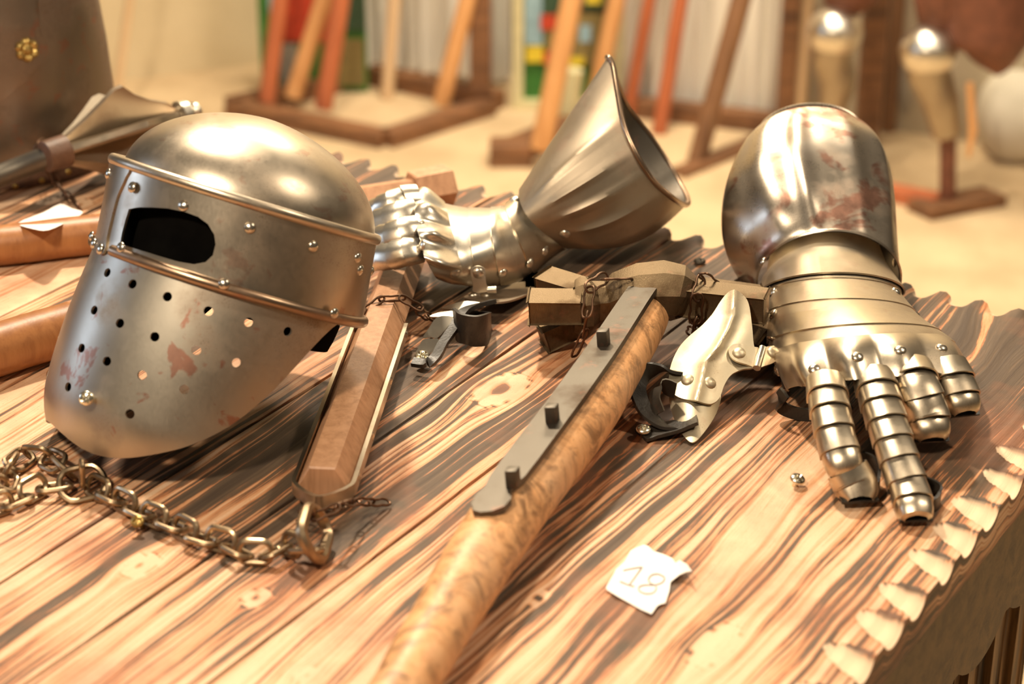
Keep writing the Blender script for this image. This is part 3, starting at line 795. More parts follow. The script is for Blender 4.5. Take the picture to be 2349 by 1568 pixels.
def HP(px, py, h): return P(px, py, h)
def octloft(rows, name, mat, parent, n=8, ph=PI/8):
    ctr = [r[0] for r in rows]; v = []; f = []
    for i, (c, w_, h_) in enumerate(rows):
        T = (ctr[min(i+1, len(rows)-1)]-ctr[max(i-1, 0)]).normalized(); up = (zz-T*T.z).normalized(); s_ = T.cross(up)
        for k in range(n):
            a = 2*PI*k/n+ph; v.append(c+s_*math.cos(a)*w_/2*1.08+up*math.sin(a)*h_/2*1.08)
    f = gridf(len(rows), n, True)+[tuple(range(n)), tuple((len(rows)-1)*n+k for k in range(n))]
    v, f = fix_closed(v, f); return obj(name, v, f, mat, parent, ang=30)
octloft([(P(1350, 700, .044), .036, .042), (P(1400, 694, .046), .034, .038), (P(1425, 680, .052), .044, .042), (P(1470, 668, .057), .064, .044), (P(1520, 665, .058), .070, .046), (P(1556, 672, .056), .056, .046), (P(1582, 682, .052), .034, .036)], 'head_block', M['iron'], ham)
octloft([(P(1318, 702, .044), .040, .044), (P(1332, 702, .044), .044, .050), (P(1348, 701, .044), .044, .050), (P(1362, 699, .044), .036, .042)], 'collar', M['iron'], ham)
for (tx, ty, th_, hx_, hy_, hh) in ((1216, 703, .048, 1335, 703, .050), (1248, 650, .050, 1338, 676, .052), (1243, 770, .014, 1330, 730, .026), (1262, 700, .014, 1340, 690, .026)):
    obj('prong', *beam(P(tx, ty, th_), P(hx_, hy_, hh), .0215, .0235, .021, .022, .0022, .12), M['iron'], ham, ang=30)
obj('prong', *beam(P(1560, 682, .054), P(1758, 702, .056), .024, .026, .022, .024, .0022), M['iron'], ham, ang=30)
obj('prong', *beam(P(1600, 700, .036), P(1752, 782, .018), .022, .024, .021, .022, .0022, .5), M['iron'], ham, ang=30)
obj('prong', *beam(P(1590, 670, .036), P(1745, 690, .024), .022, .022, .021, .022, .0022), M['iron'], ham, ang=30)

# ================================================================== GAUNTLETS
def station(sts, t):
    n = len(sts); t = max(0, min(n-1-1e-6, t)); i = int(t); u = t-i; out = []
    for c in range(3):
        p1, p2 = sts[i][c], sts[i+1][c]; p0 = sts[i-1][c] if i > 0 else p1*2-p2; p3 = sts[i+2][c] if i+2 < n else p2*2-p1
        out.append(.5*((2*p1)+(p2-p0)*u+(2*p0-5*p1+4*p2-p3)*u*u+(3*p1-p0-3*p2+p3)*u**3))
    return out
def plate(sts, t0, t1, name, mat, parent, th0=0, th1=180, s0=1.0, s1=1.0, nt=14, na=40, warp=None, edge=None, tk=.0016, expo=1.0, label=None, inner=None):
    v = []
    for i in range(nt):
        for j in range(na):
            a = math.radians(th0+(th1-th0)*j/(na-1)); e0 = edge(a) if edge else 0
            u = i/(nt-1); t = t0+(t1+e0-t0)*u
            L, R, A = station(sts, t); mid = (L+R)/2; sc = s0+(s1-s0)*u
            w = warp(a, u) if warp else 0.0
            ca, sa = math.cos(a), math.sin(a); x = -math.copysign(abs(ca)**expo, ca); y = math.copysign(abs(sa)**expo, sa)
            p = mid+(R-L)/2*x*sc+(A-mid)*y*sc
            if w: d = ((R-L)/2*x+(A-mid)*y).normalized(); p = p+d*w
            v.append(p)
    f = gridf(nt, na); c = sum((Vector(x) for x in v), Vector())/len(v)
    Lm, Rm, Am = station(sts, (t0+t1)/2); cen = (Lm+Rm)/2-(Am-(Lm+Rm)/2)*.5
    if not facing(v, f, cen): f = [tuple(reversed(q)) for q in f]
    nf = len(f); v, f = solid(v, f, tk)
    return obj(name, v, f, [mat, inner or M['dark']], parent, label=label, inner=nf)
def finger(path, widths, n, parent, up, mat, bulge=.8, tip=True, lift=.0025, cover=1.22, arc=12, name='finger'):
    """leather backed finger with a row of overlapping steel lames"""
    pth = spline(path, False, 12); m_ = len(pth); ds = [0]
    for a, b in zip(pth, pth[1:]): ds.append(ds[-1]+(b-a).length)
    Lt = ds[-1]
    def at(s):
        s = max(0, min(Lt-1e-6, s)); i = max(j for j in range(m_-1) if ds[j] <= s); t = (s-ds[i])/(ds[i+1]-ds[i]); return pth[i].lerp(pth[i+1], t), (pth[i+1]-pth[i]).normalized()
    W = lambda s: float(np.interp(s/Lt, np.linspace(0, 1, len(widths)), widths))
    U = Vector(up)
    # leather underside
    pts = [at(Lt*i/12)[0]-(U-at(Lt*i/12)[1]*U.dot(at(Lt*i/12)[1])).normalized()*.0030 for i in range(13)]
    v, f = strapvf(pts, [at(Lt*i/12)[1].cross(U) for i in range(13)], [W(Lt*i/12)*.86 for i in range(13)], .0022)
    fo = obj(name, v, f, M['leather'], parent)
    for k in range(n):
        s0 = Lt*k/n-(.0035 if k else .0); s1 = Lt*(k+1)/n*(1.0)+.0012
        if k == n-1: s1 = Lt*1.02
        v = []; nt = 7; na = 22
        for i in range(nt):
            u = i/(nt-1)
            for j in range(na):
                a = math.radians(-arc+(180+2*arc)*j/(na-1)); s = s0+(s1-s0)*u
                s += (.0022*math.sin(a)**2 if True else 0)*(u-.25)*(1 if k < n-1 else .2)
                p, T = at(s); Un = (U-T*U.dot(T)).normalized(); S = T.cross(Un)
                hw = W(s)/2*(.93+.10*u); ca, sa = math.cos(a), math.sin(a)
                if k == n-1 and tip: hw *= 1-.42*u**4
                ux = math.copysign(abs(ca)**.72, ca); uy = math.copysign(abs(sa)**.80, sa)
                ridge = .0010*math.exp(-((a-PI/2)/.18)**2)
                v.append(p+S*hw*ux+Un*(hw*bulge*uy*(1-.55*u**5 if (k == n-1 and tip) else 1)+lift*(.1+.9*u)*max(0, sa)+ridge-.002))
        f = gridf(nt, na)
        if not facing(v, f, at((s0+s1)/2)[0]-U*.01): f = [tuple(reversed(q)) for q in f]
        nf = len(f); v, f = solid(v, f, .0013); obj('lame', v, f, [mat, M['dark']], fo, inner=nf)
    return fo

# ---------------- right gauntlet
gr = thing('gauntlet', 'steel gauntlet standing palm down with heat stained bell cuff and hinged thumb guard', 'gauntlet', P(1960, 1000, 0))
S_ = [  # tip of hand towards cuff : (left, right, apex)
 (P(1808, 905, .022), P(2238, 872, .030), P(2010, 868, .066)),     # 0 knuckle front
 (P(1772, 822, .016), P(2190, 790, .024), P(1985, 778, .082)),     # 1 knuckle back
 (P(1757, 752, .014), P(2118, 742, .020), P(1945, 708, .082)),     # 2
 (P(1758, 690, .013), P(2072, 690, .018), P(1925, 655, .074)),     # 3
 (P(1752, 668, .012), P(2062, 668, .015), P(1918, 618, .068)),     # 4 wrist
 (P(1745, 645, .012), P(2056, 650, .014), P(1914, 580, .066)),     # 5
 (P(1742, 640, .012), P(2052, 640, .014), P(1910, 535, .070)),     # 6 cuff lower rim
 (P(1735, 615, .022), P(2050, 610, .026), P(1904, 470, .082)),     # 7 inside the cuff
]
kn_ = [50, 80, 108, 138]
def kwarp(a, u):
    d = math.degrees(a); b_ = max(math.exp(-((d-k)/11.5)**2) for k in kn_); return .0105*b_*math.sin(PI*min(1, u*1.0+.0)*.78+.25)*(1 if True else 0)-.002*(1-b_)
def kedge(a):
    d = math.degrees(a); b_ = max(math.exp(-((d-k)/12)**2) for k in kn_); return -.16*b_+.12*(1-b_)*(1 if 40 < d < 150 else 0)
kp = plate(S_, 1.12, .10, 'knuckle_plate', M['gaunt'], gr, -6, 186, 1.03, 1.02, nt=22, na=110, warp=kwarp, edge=kedge)
mpl = []
cuts = [(1.02, 1.55, 1.0), (1.48, 2.05, 1.012), (1.98, 2.5, 1.0), (2.42, 3.0, 1.012), (2.92, 3.55, 1.0), (3.48, 4.25, 1.012)]
for i, (a, b, s) in enumerate(cuts):
    mpl.append(plate(S_, b, a, 'back_plate', M['gaunt'], gr, -6, 186, s+.004, s+.012, nt=9, na=48))
br = plate(S_, 7.0, 3.75, 'wrist_plate', M['gaunt'], gr, -4, 184, .84, 1.08, nt=18, na=56)
Cf = [
 (P(1742, 652, .010), P(2058, 658, .012), P(1914, 545, .066)),
 (P(1728, 630, .014), P(2056, 630, .020), P(1908, 515, .074)),
 (P(1690, 580, .030), P(2049, 560, .032), P(1898, 440, .094)),
 (P(1662, 505, .055), P(2046, 480, .055), P(1882, 345, .116)),
 (P(1668, 425, .078), P(2036, 405, .080), P(1874, 285, .127)),
 (P(1700, 350, .100), P(2010, 345, .098), P(1870, 252, .132)),
 (P(1742, 305, .110), P(1975, 305, .108), P(1867, 240, .134)),
]
def cwarp(a, u):
    d = math.degrees(a); s = math.sin(PI*min(1, u*1.05)); w = 0
    for k, am, wd in ((76, .0050, 6), (112, .0035, 8), (52, .0045, 11), (142, .003, 9)): w += am*math.exp(-((d-k)/wd)**2)
    return w*s*(1 if u < .95 else .3)+.007*math.exp(-u/.045)*math.sin(a if 0 < a < PI else 0)
cf = plate(Cf, 0, 5.98, 'cuff', M['cuffr'], gr, -28, 208, 1.05, 1.0, nt=44, na=120, warp=cwarp, tk=.0018)
tv = []
for j in range(60):
    a = math.radians(-28+236*j/59); L, R, A = station(Cf, 5.98); mid = (L+R)/2; tv.append(mid-(R-L)/2*math.cos(a)+(A-mid)*math.sin(a))
v, f = tubevf(tv, .0022, n=8); obj('rolled_rim', v, f, M['cuffr'], gr)
# pointed wrist corner that carries the first rivet
tr = bvh([kp, br, cf]+mpl)
rivs(tr, ((1749, 600), (1773, 670), (1773, 720), (1772, 775), (1868, 846), (1967, 818), (2065, 802), (2160, 797), (1783, 850), (2054, 600), (2056, 668)), .0052, gr)
upR = Vector((.05, -.50, .85))
FW = [.034, .033, .031, .031, .030]
finger([P(1893, 872, .060), P(1908, 960, .050), P(1928, 1040, .036), P(1948, 1090, .024)], [.034, .033, .032, .031], 5, gr, upR+Vector((-.12, 0, 0)), M['gaunt'])
finger([P(1945, 1075, .026), P(1965, 1115, .014), P(1975, 1145, .010)], [.036, .037, .034], 1, gr, upR, M['gaunt'], lift=.001, name='fingertip')
finger([P(2003, 860, .064), P(2030, 950, .052), P(2062, 1050, .034), P(2090, 1130, .018), P(2103, 1190, .009)], [.035, .034, .032, .031, .030], 8, gr, upR+Vector((-.08, 0, 0)), M['gaunt'])
finger([P(2090, 838, .066), P(2112, 905, .056), P(2130, 960, .040), P(2140, 1010, .028)], [.036, .036, .035, .033], 4, gr, upR, M['gaunt'], lift=.004)
finger([P(2176, 832, .060), P(2192, 880, .050), P(2216, 950, .034)], [.033, .034, .031], 3, gr, upR+Vector((.1, 0, 0)), M['gaunt'], lift=.004)
# leather palm and straps
plate([(P(1795, 890, .010), P(2200, 870, .016), P(1990, 870, .040)), (P(1780, 800, .010), P(2150, 790, .014), P(1980, 780, .060)), (P(1770, 700, .010), P(2050, 700, .012), P(1930, 670, .055))], 0, 2, 'leather_palm', M['leather'], gr, -20, 200, inner=M['leather'])
v, f = strapvf(spline([P(1800, 900, .030), P(1790, 915, .022), P(1795, 935, .012), P(1840, 950, .006), P(1900, 945, .010), P(1950, 925, .020)]), zz, .011, .003); obj('palm_strap', v, f, M['leather'], gr)
v, f = strapvf(spline([P(2040, 1115, .018), P(2105, 1108, .016), P(2145, 1120, .012), P(2155, 1140, .008), P(2140, 1160, .006), P(2100, 1165, .006)]), zz, .013, .0025); obj('finger_strap', v, f, M['leather'], gr)
v, f = strapvf(spline([P(1975, 1050, .018), P(2000, 1060, .016), P(2015, 1090, .010), P(2010, 1120, .006), P(1985, 1130, .006)]), zz, .012, .0025); obj('finger_strap', v, f, M['leather'], gr)

def psheet(name, outline, Yf, mat, parent, step=6, tk=.0018, closed_k=5, relief=None, label=None, raw=False, ang=30, inner=None):
    pl = outline if raw else sp2(outline, True, closed_k)
    v2, f2 = sheet2d(pl, [], step); vv = []
    for x, y in v2:
        d = 0
        if relief: d = relief(x, y)
        vv.append(DY(x, y, Yf(x, y))-ray(x, y).normalized()*d)
    if facing(vv, f2, CAMP): f2 = [tuple(reversed(q)) for q in f2]
    nf = len(f2); v, f = solid(vv, f2, tk)
    return obj(name, v, f, [mat, inner or mat], parent, ang=ang, label=label, inner=nf)
def polyd(x, y, pl):
    """signed horizontal distance to a polyline running down the picture, in photo units"""
    for (x0, y0), (x1, y1) in zip(pl, pl[1:]):
        if y0 <= y <= y1: return x-(x0+(x1-x0)*(y-y0)/(y1-y0))
    return x-(pl[0][0] if y < pl[0][1] else pl[-1][0])
q = lambda pts, ox, oy, s: [(ox+a/s, oy+b/s) for a, b in pts]
ol = q([(990, 165), (930, 190), (870, 262), (800, 370), (715, 465), (600, 562), (520, 650), (462, 760), (430, 880), (432, 1000), (480, 1065), (560, 1100), (655, 1112), (735, 1136), (800, 1138), (860, 1090), (905, 975), (965, 890), (1060, 845), (1165, 822), (1165, 700), (1150, 600), (1140, 480), (1112, 290), (1060, 205)], 1420, 620, 3.733)
ridge = q([(990, 165), (975, 380), (930, 500), (845, 650), (740, 780), (705, 950), (660, 1112)], 1420, 620, 3.733)
Yt = lambda x, y: 1.672-(y-665)/345*.150
def rel(x, y):
    d = polyd(x, y, ridge); return .014*math.exp(-math.sqrt(d*d+12)/26.0)+.004*math.exp(-((y-925)/18)**2)*0
th1_ = psheet('thumb_guard', ol, Yt, M['thumb'], gr, relief=rel, step=4, label='pale thumb guard')
ol2 = q([(432, 1030), (436, 1150), (468, 1262), (520, 1372), (592, 1455), (640, 1468), (700, 1420), (790, 1300), (850, 1180), (872, 1060), (800, 1010), (640, 1000), (500, 1000)], 1420, 620, 3.733)
th2_ = psheet('thumb_tip_guard', ol2, lambda x, y: Yt(x, y)+.010, M['thumb'], gr, relief=lambda x, y: .016*max(0, 1-((x-1594)/58)**2), step=6, label='pale thumb guard tip')
hy = lambda x, y: Yt(x, y)-.006+max(0, x-1700)/100*.02
ht1 = psheet('hinge_leaf', q([(938, 690), (962, 640), (1025, 625), (1110, 645), (1212, 668), (1195, 740), (1165, 822), (1090, 802), (1010, 778), (960, 742)], 1420, 620, 3.733), hy, M['thumb'], gr, step=6, closed_k=3)
ht2 = psheet('hinge_leaf', q([(1222, 668), (1290, 648), (1360, 645), (1395, 672), (1385, 735), (1330, 785), (1250, 815), (1185, 830), (1200, 750)], 1420, 620, 3.733), hy, M['gaunt'], gr, step=6, closed_k=3)
a_, b_ = q([(1228, 662), (1180, 836)], 1420, 620, 3.733)
v, f = tubevf([DY(*a_, hy(*a_)-.003), DY(*b_, hy(*b_)-.003)], .0034, n=12); obj('hinge_pin', v, f, M['rivet'], gr)
tt = bvh([th1_, ht1, ht2])
rivs(tt, q([(1027, 705), (1322, 700)], 1420, 620, 3.733), .0060, gr, M['thumb'])
rivs(tt, q([(587, 937), (780, 962)], 1420, 620, 3.733), .0058, gr, M['thumb'])
lp = [P(1560, 855, .030), P(1515, 848, .034), P(1478, 856, .034), P(1462, 880, .030), P(1468, 915, .024), P(1488, 950, .014), P(1520, 975, .008), P(1560, 985, .005)]
v, f = strapvf(spline(lp, False, 6), Vector((.75, .45, -.35)), .017, .0026); obj('leather_loop', v, f, M['leather'], gr)
v, f = strapvf(spline([P(1550, 895, .028), P(1515, 885, .030), P(1498, 915, .022), P(1508, 950, .012)], False, 6), Vector((.5, -.4, .6)), .018, .0014); obj('inner_lame', v, f, M['dark'], gr)
v, f = strapvf(spline([P(1470, 998, .003), P(1500, 990, .004), P(1560, 975, .008), P(1600, 960, .014)], False, 6), Vector((.3, 1, 0)), .022, .003); obj('strap_end', v, f, M['leather'], gr)

# ---------------- left gauntlet
gl = thing('gauntlet', 'steel gauntlet lying over the flail handle with plain dull cone cuff', 'gauntlet', P(1150, 640, 0))
k6 = lambda pts: q(pts, 820, 420, 3.564)
def D6(x, y, Y): a = k6([(x, y)])[0]; return DY(a[0], a[1], Y)
SL = [  # knuckles (0) to wrist : (top, bottom, front apex)
 (D6(440, 60, 1.900), D6(600, 770, 1.775), D6(430, 420, 1.770)),     # 0 knuckle front
 (D6(560, 95, 1.905), D6(740, 830, 1.790), D6(620, 440, 1.780)),     # 1
 (D6(700, 150, 1.900), D6(880, 850, 1.800), D6(785, 480, 1.790)),    # 2 knuckle back
 (D6(905, 190, 1.898), D6(1000, 860, 1.810), D6(940, 470, 1.795)),   # 3
 (D6(1105, 200, 1.900), D6(1180, 840, 1.825), D6(1120, 440, 1.805)), # 4
 (D6(1200, 175, 1.905), D6(1390, 770, 1.845), D6(1230, 420, 1.820)), # 5
 (D6(1310, 90, 1.915), D6(1610, 600, 1.880), D6(1400, 330, 1.850)), # 6 cuff start
 (D6(1400, 60, 1.925), D6(1720, 540, 1.90), D6(1520, 330, 1.870)), # 7 inside the cuff
]
kl = [28, 55, 84, 118]
def kw(a, u):
    d = math.degrees(a); b_ = max(math.exp(-((d-k)/9.5)**2) for k in kl); return .0150*b_*math.sin(PI*(u*.80+.12))-.002
def ke(a):
    d = math.degrees(a); b_ = max(math.exp(-((d-k)/12)**2) for k in kl); return .0-.10*b_
pls = [plate(SL, 2.08, .45, 'knuckle_plate', M['bright'], gl, -10, 178, 1.0, .99, nt=22, na=100, warp=kw, edge=ke)]
def sw(am, ph): return lambda a: am*math.sin(a*2.2+ph)
for i, (a, b, s) in enumerate(((1.95, 3.0, .955), (2.95, 4.0, .965), (3.92, 4.9, .985), (4.80, 5.5, .95), (5.3, 7.0, .985))):
    pls.append(plate(SL, b, a, 'back_plate' if i < 4 else 'wrist_plate', M['bright'] if i < 4 else M['gaunt'], gl, -10, 184, s, s+.012, nt=12, na=60, edge=sw(.06, i)))
# flared cuff: wrist ellipse to pointed mouth
cen0 = DY(1262, 500, 1.885)
mouth = [(1395, 131, 1.955), (1406, 150, 1.945), (1417, 215, 1.915), (1432, 291, 1.885), (1463, 360, 1.868), (1501, 417, 1.868), (1545, 455, 1.885), (1572, 470, 1.935), (1577, 455, 1.990), (1547, 398, 2.030), (1493, 314, 2.045), (1440, 245, 2.040), (1408, 170, 2.010), (1394, 140, 1.975)]
wrist = [(1192, 432, 1.915), (1190, 440, 1.890), (1192, 460, 1.865), (1202, 484, 1.850), (1220, 508, 1.845), (1245, 532, 1.850), (1275, 555, 1.860), (1300, 570, 1.885), (1318, 560, 1.925), (1310, 530, 1.955), (1285, 490, 1.970), (1255, 455, 1.968), (1225, 435, 1.955), (1203, 428, 1.935)]
mo = spline([DY(*a) for a in mouth], True, 8); wr = spline([DY(*a) for a in wrist], True, 8)
# bottom profile passes through (1290,570) (1400,578) (1500,525)
nn = len(mo); rows = 26; vv = []
for i in range(rows):
    u = i/(rows-1)
    for j in range(nn):
        p = wr[j].lerp(mo[j], u); c = cen0.lerp(sum(mo, Vector())/nn, u); d = (p-c); frac = j/nn
        # belly on the lower side, flutes on the near lower quarter
        low = math.exp(-((frac-.50)/.10)**2); near = math.exp(-((frac-.30)/.16)**2)
        p = p+d.normalized()*(.016*math.sin(PI*u)*low+.012*math.sin(PI*u)*near)
        fl_ = sum(math.exp(-((frac-k)/.010)**2) for k in (.20, .265, .325, .385, .445))
        p = p+d.normalized()*.0038*fl_*math.sin(PI*min(1, u*1.0))**.8*smooth(.05, .35, u)
        if p.z < TZ+.001: p.z = TZ+.001
        vv.append(p)
ff = gridf(rows, nn, True)
if not facing(vv, ff, (cen0+sum(mo, Vector())/nn)/2): ff = [tuple(reversed(x)) for x in ff]
nf = len(ff); v, f = solid(vv, ff, .0016); lc = obj('cuff', v, f, [M['cuffl'], M['dark']], gl, inner=nf, label='dull steel cuff')
mo2 = [Vector((p.x, p.y, max(p.z, TZ+.0035))) for p in mo]
v, f = tubevf(mo2, .0028, closed=True, n=10); obj('rolled_rim', v, f, M['band'], gl, label='brown rolled rim')
tl = bvh(pls+[lc])
rivs(tl, k6([(440, 65), (465, 175), (505, 318), (533, 505), (798, 738), (988, 735), (1188, 738), (1412, 655), (1537, 556), (1697, 415), (1290, 130)]), .0055, gl, M['bright'])
upL = Vector((-.25, -.62, .72))
for pth, w in (([(500, 90, 1.86), (380, 115, 1.855), (270, 160, 1.85), (150, 215, 1.86), (60, 260, 1.88)], .026),
               ([(480, 200, 1.830), (350, 250, 1.825), (230, 295, 1.83), (100, 350, 1.84), (20, 390, 1.86)], .028),
               ([(500, 350, 1.795), (380, 385, 1.79), (260, 430, 1.795), (130, 465, 1.81), (30, 490, 1.83)], .028),
               ([(520, 535, 1.775), (400, 555, 1.77), (280, 585, 1.775), (150, 600, 1.79), (60, 610, 1.81)], .028)):
    finger([D6(*a) for a in pth], [w, w, w*.95, w*.9], 6, gl, upL, M['bright'], bulge=.55, lift=.0036)
# hinge and thumb of the left gauntlet
th = psheet('hinge_leaf', k6([(925, 735), (930, 700), (985, 678), (1040, 700), (1045, 760), (1060, 840), (1100, 850), (1090, 880), (950, 892), (945, 830)]), lambda x, y: 1.778, M['bright'], gl, step=5, closed_k=3)
rivs(bvh([th]), k6([(988, 735)]), .0055, gl, M['bright'])
v, f = tubevf([D6(1060, 872, 1.772), D6(1135, 868, 1.772)], .0035, n=10); obj('hinge_pin', v, f, M['bright'], gl)
Y2 = lambda x, y: 1.765
t1 = psheet('thumb_guard', k6([(870, 930), (930, 902), (1040, 888), (1160, 872), (1290, 826), (1400, 790), (1470, 780), (1440, 870), (1330, 930), (1200, 966), (1060, 968), (950, 956)]), lambda x, y: 1.760+(694-y)*.0022, M['cuffl'], gl, step=6, relief=lambda x, y: .003*math.cos((x-1150)/60))
rivs(bvh([t1]), k6([(945, 912), (1040, 918)]), .005, gl, M['bright'])
for k, (pts, Yb, sl) in enumerate((([(690, 1022), (780, 985), (900, 962), (1050, 985), (985, 1020), (850, 1032)], 1.745, .0018),
                      ([(590, 1086), (700, 1048), (860, 1046), (820, 1080), (760, 1092), (690, 1090)], 1.738, .0018),
                      ([(655, 1092), (785, 1095), (740, 1170), (655, 1262), (600, 1255), (535, 1262), (580, 1190)], 1.725, .0008),
                      ([(535, 1278), (600, 1272), (665, 1275), (625, 1360), (590, 1392), (520, 1385), (468, 1400), (500, 1340)], 1.700, .0008))):
    y0 = k6([(0, 1000)])[0][1]
    psheet('thumb_lame', k6(pts), (lambda Yb, sl: lambda x, y: Yb-(y-y0)*sl*.35)(Yb, sl), M['bright'], gl, step=5, closed_k=3)
v, f = strapvf(spline([D6(1110, 965, 1.75), D6(880, 1040, 1.725), D6(790, 1180, 1.700), D6(700, 1310, 1.675), D6(640, 1420, 1.652), D6(560, 1470, 1.645), D6(450, 1460, 1.648)], False, 6), Vector((.8, .2, .1)), .009, .004); obj('leather_strip', v, f, M['leather'], gl)
v, f = strapvf(spline([D6(800, 1150, 1.705), D6(850, 1185, 1.690), D6(960, 1205, 1.688), D6(1050, 1195, 1.705), D6(1080, 1185, 1.74), D6(1000, 1170, 1.765), D6(860, 1150, 1.76)], False, 6), Vector((0, -.1, 1)), .030, .0026); obj('leather_loop', v, f, M['leather'], gl)
# ================================================================== SCREWS, PAPERS
g = 'cross headed screws driven around the pieces'
fb = bvh([o for o in helm.children if o.name.startswith('face_plate')])
def tscrew(px, py, label, h=.003, r=.0052, mat=None, spin=.4, nrm=(0, -.15, 1), lift=.001):
    return crossscrew(P(px, py, h), nrm, r, 'screw', label, g, mat, spin, lift)
l, n = hit(fb, 212, 914)
crossscrew(l+n*.007, (n*.6+(CAMP-l).normalized()*1.0).normalized(), .0060, 'screw', 'bright cross headed screw standing in front of the helmet chin', g, None, .5, .001)
tscrew(121, 859, 'pale cross headed screw just left of the helmet face plate', .012, .0056, None, .7, (-.3, -.9, .5))
tscrew(1829, 1100, 'round headed screw alone on the table between hammer and gauntlet fingers', .006, .0062, None, .9, (.25, -.25, 1))
tscrew(316, 1196, 'brass coloured screw caught among the thick chain links', .010, .0052, M['brass'], .2, (-.2, -.8, 1))
tscrew(1476, 986, 'screw through the black strap end beside the pale thumb guard', .008, .0062, None, .2)
tscrew(969, 819, 'screw through the leather strip below the left gauntlet', .010, .0068, None, .8, (0, -.4, 1))
tscrew(2095, 719, 'dark countersunk screw at the right end of the table by the gauntlet wrist', .0005, .0060, M['dark'], .1, (0, 0, 1), -.0012)
tscrew(1605, 601, 'dark screw in the grey far end of the table behind the hammer', .0015, .0060, M['dark'], .1, (0, 0, 1))
tscrew(742, 1262, 'rusty screw under the shackle of the flail', .004, .0060, M['jack'], .3)
def paper(outl, hf, root, name, label, th=.0004):
    v2, f2 = sheet2d(outl, [], 12); vv = [P(x, y, hf(x, y)) for x, y in v2]
    if facing(vv, f2, CAMP): f2 = [tuple(reversed(q_)) for q_ in f2]
    v, f = solid(vv, f2, th); return obj(name, v, f, M['paper'], root, ang=60)
t18 = thing('paper_tag', 'torn white paper scrap with handwritten number 18 near the front of the table', 'paper', P(1475, 1330, 0))
o18 = q([(1400, 288), (1432, 300), (1465, 332), (1530, 352), (1592, 380), (1612, 412), (1642, 393), (1690, 420), (1722, 466), (1682, 474), (1640, 492), (1580, 540), (1572, 600), (1545, 682), (1518, 688), (1492, 700), (1452, 756), (1380, 725), (1300, 680), (1220, 635), (1150, 592), (1146, 574), (1200, 482), (1212, 455), (1270, 402), (1310, 330), (1345, 310)], 1000, 1150, 2.936)
def h18(x, y):
    r = max(0, (x-1530)/55); return .0020+.011*min(1, r)**2+.0005*math.sin(x*.03+y*.04)
paper(o18, h18, t18, 'paper', '')
def stroke(pts, name='handwriting'):
    pp = q(pts, 1000, 1150, 2.936); sm = sp2(pp, False, 6); v, f = tubevf([P(x, y, h18(x, y)+.0005) for x, y in sm], .00055, n=6); obj(name, v, f, M['ink'], t18)
stroke([(1262, 462), (1330, 448), (1388, 440)]); stroke([(1388, 440), (1345, 500), (1300, 560)]); stroke([(1240, 536), (1290, 556), (1335, 570)])
stroke([(1535, 505), (1500, 487), (1455, 492), (1432, 520), (1445, 548), (1478, 562), (1482, 590), (1455, 615), (1410, 618), (1370, 598), (1370, 572), (1410, 560), (1470, 560), (1520, 545), (1540, 518), (1532, 500)])
tb = thing('paper_tag', 'blank white paper scrap leaning on the brown haft left of the helmet', 'paper', P(115, 500, 0))
paper(sp2([(42, 511), (100, 487), (138, 468), (165, 478), (190, 487), (160, 505), (112, 527), (78, 525)], True, 3), lambda x, y: .012+.036*max(0, min(1, (y-468)/60)), tb, 'paper', '')

# ================================================================== HAFTS ON THE TABLE
def haftthing(name, label, cat, pts, r, mat, n=24):
    sp_ = spline(pts, False, 10); v, f = tubevf(sp_, r, n=n); o = obj(name, v, f, mat); return tag(o, label, cat)
haftthing('weapon_haft', 'smooth brown wooden haft lying behind the helmet under the blank paper', 'haft', [P(-420, 600, .0200), P(0, 562, .0205), P(160, 543, .0205), P(320, 527, .0205)], .0200, M['haft2'])
haftthing('weapon_haft', 'thick brown wooden haft running in from the left edge behind the face plate', 'haft', [P(-420, 920, .0240), P(-60, 818, .0240), P(60, 781, .0240), P(168, 750, .0240)], .0235, M['haft2'])
clubt = thing('wooden_club', 'reddish wooden handle with thick hexagonal end behind the left gauntlet fingers', 'club', P(1000, 440, 0))
ca, cb, cd = P(690, 480, .021), P(945, 440, .021), P(1030, 424, .021)
v, f = tubevf([ca, ca.lerp(cb, .5), cb], .0155, n=6, ph=.3); obj('handle', v, f, M['hex'], clubt, smooth=False)
dd = (cd-cb).normalized(); ss = dd.cross(zz).normalized(); hexbar(cb, cd, .0225, .0235, ss, 'hexagonal_end', M['hex'], clubt)

# ================================================================== GREAT HELM AND MACE
gh = thing('great_helm', 'large brown steel helm with brass flower rivet at the far left corner', 'helmet', P(20, 400, 0))
gc = P(14, 338, 0); v = []; nj = 64
prof = [(0, .128), (.03, .127), (.07, .125), (.12, .122), (.17, .117), (.22, .108), (.27, .092), (.31, .066), (.335, .03), (.34, .002)]
for z_, r_ in prof:
    for j in range(nj):
        a = 2*PI*j/nj; v.append(Vector((gc.x+r_*math.cos(a), gc.y+r_*1.0*math.sin(a), TZ+.001+z_)))
f = gridf(len(prof), nj, True); 
if not facing(v, f, (gc.x, gc.y, TZ+.1)): f = [tuple(reversed(x)) for x in f]
vs3, fs3 = solid(v, f, .002); body = obj('bowl', vs3, fs3, M['greath'], gh)
bt = bvh([body])
def onsurf(name, outl, off, mat, parent, tree, step=10, tk=.0016):
    v2, f2 = sheet2d(outl, [], step); vv = []; ok = []
    for x, y in v2:
        l, n = hit(tree, x, y); vv.append((l+n*off) if l is not None else DY(x, y, gc.y))
    if facing(vv, f2, CAMP): f2 = [tuple(reversed(q_)) for q_ in f2]
    a_, b_ = solid(vv, f2, tk); return obj(name, a_, b_, mat, parent)
lob = [(60+46*math.cos(t), 113+46*math.sin(t)) for t in np.linspace(-.9, .95, 12)]
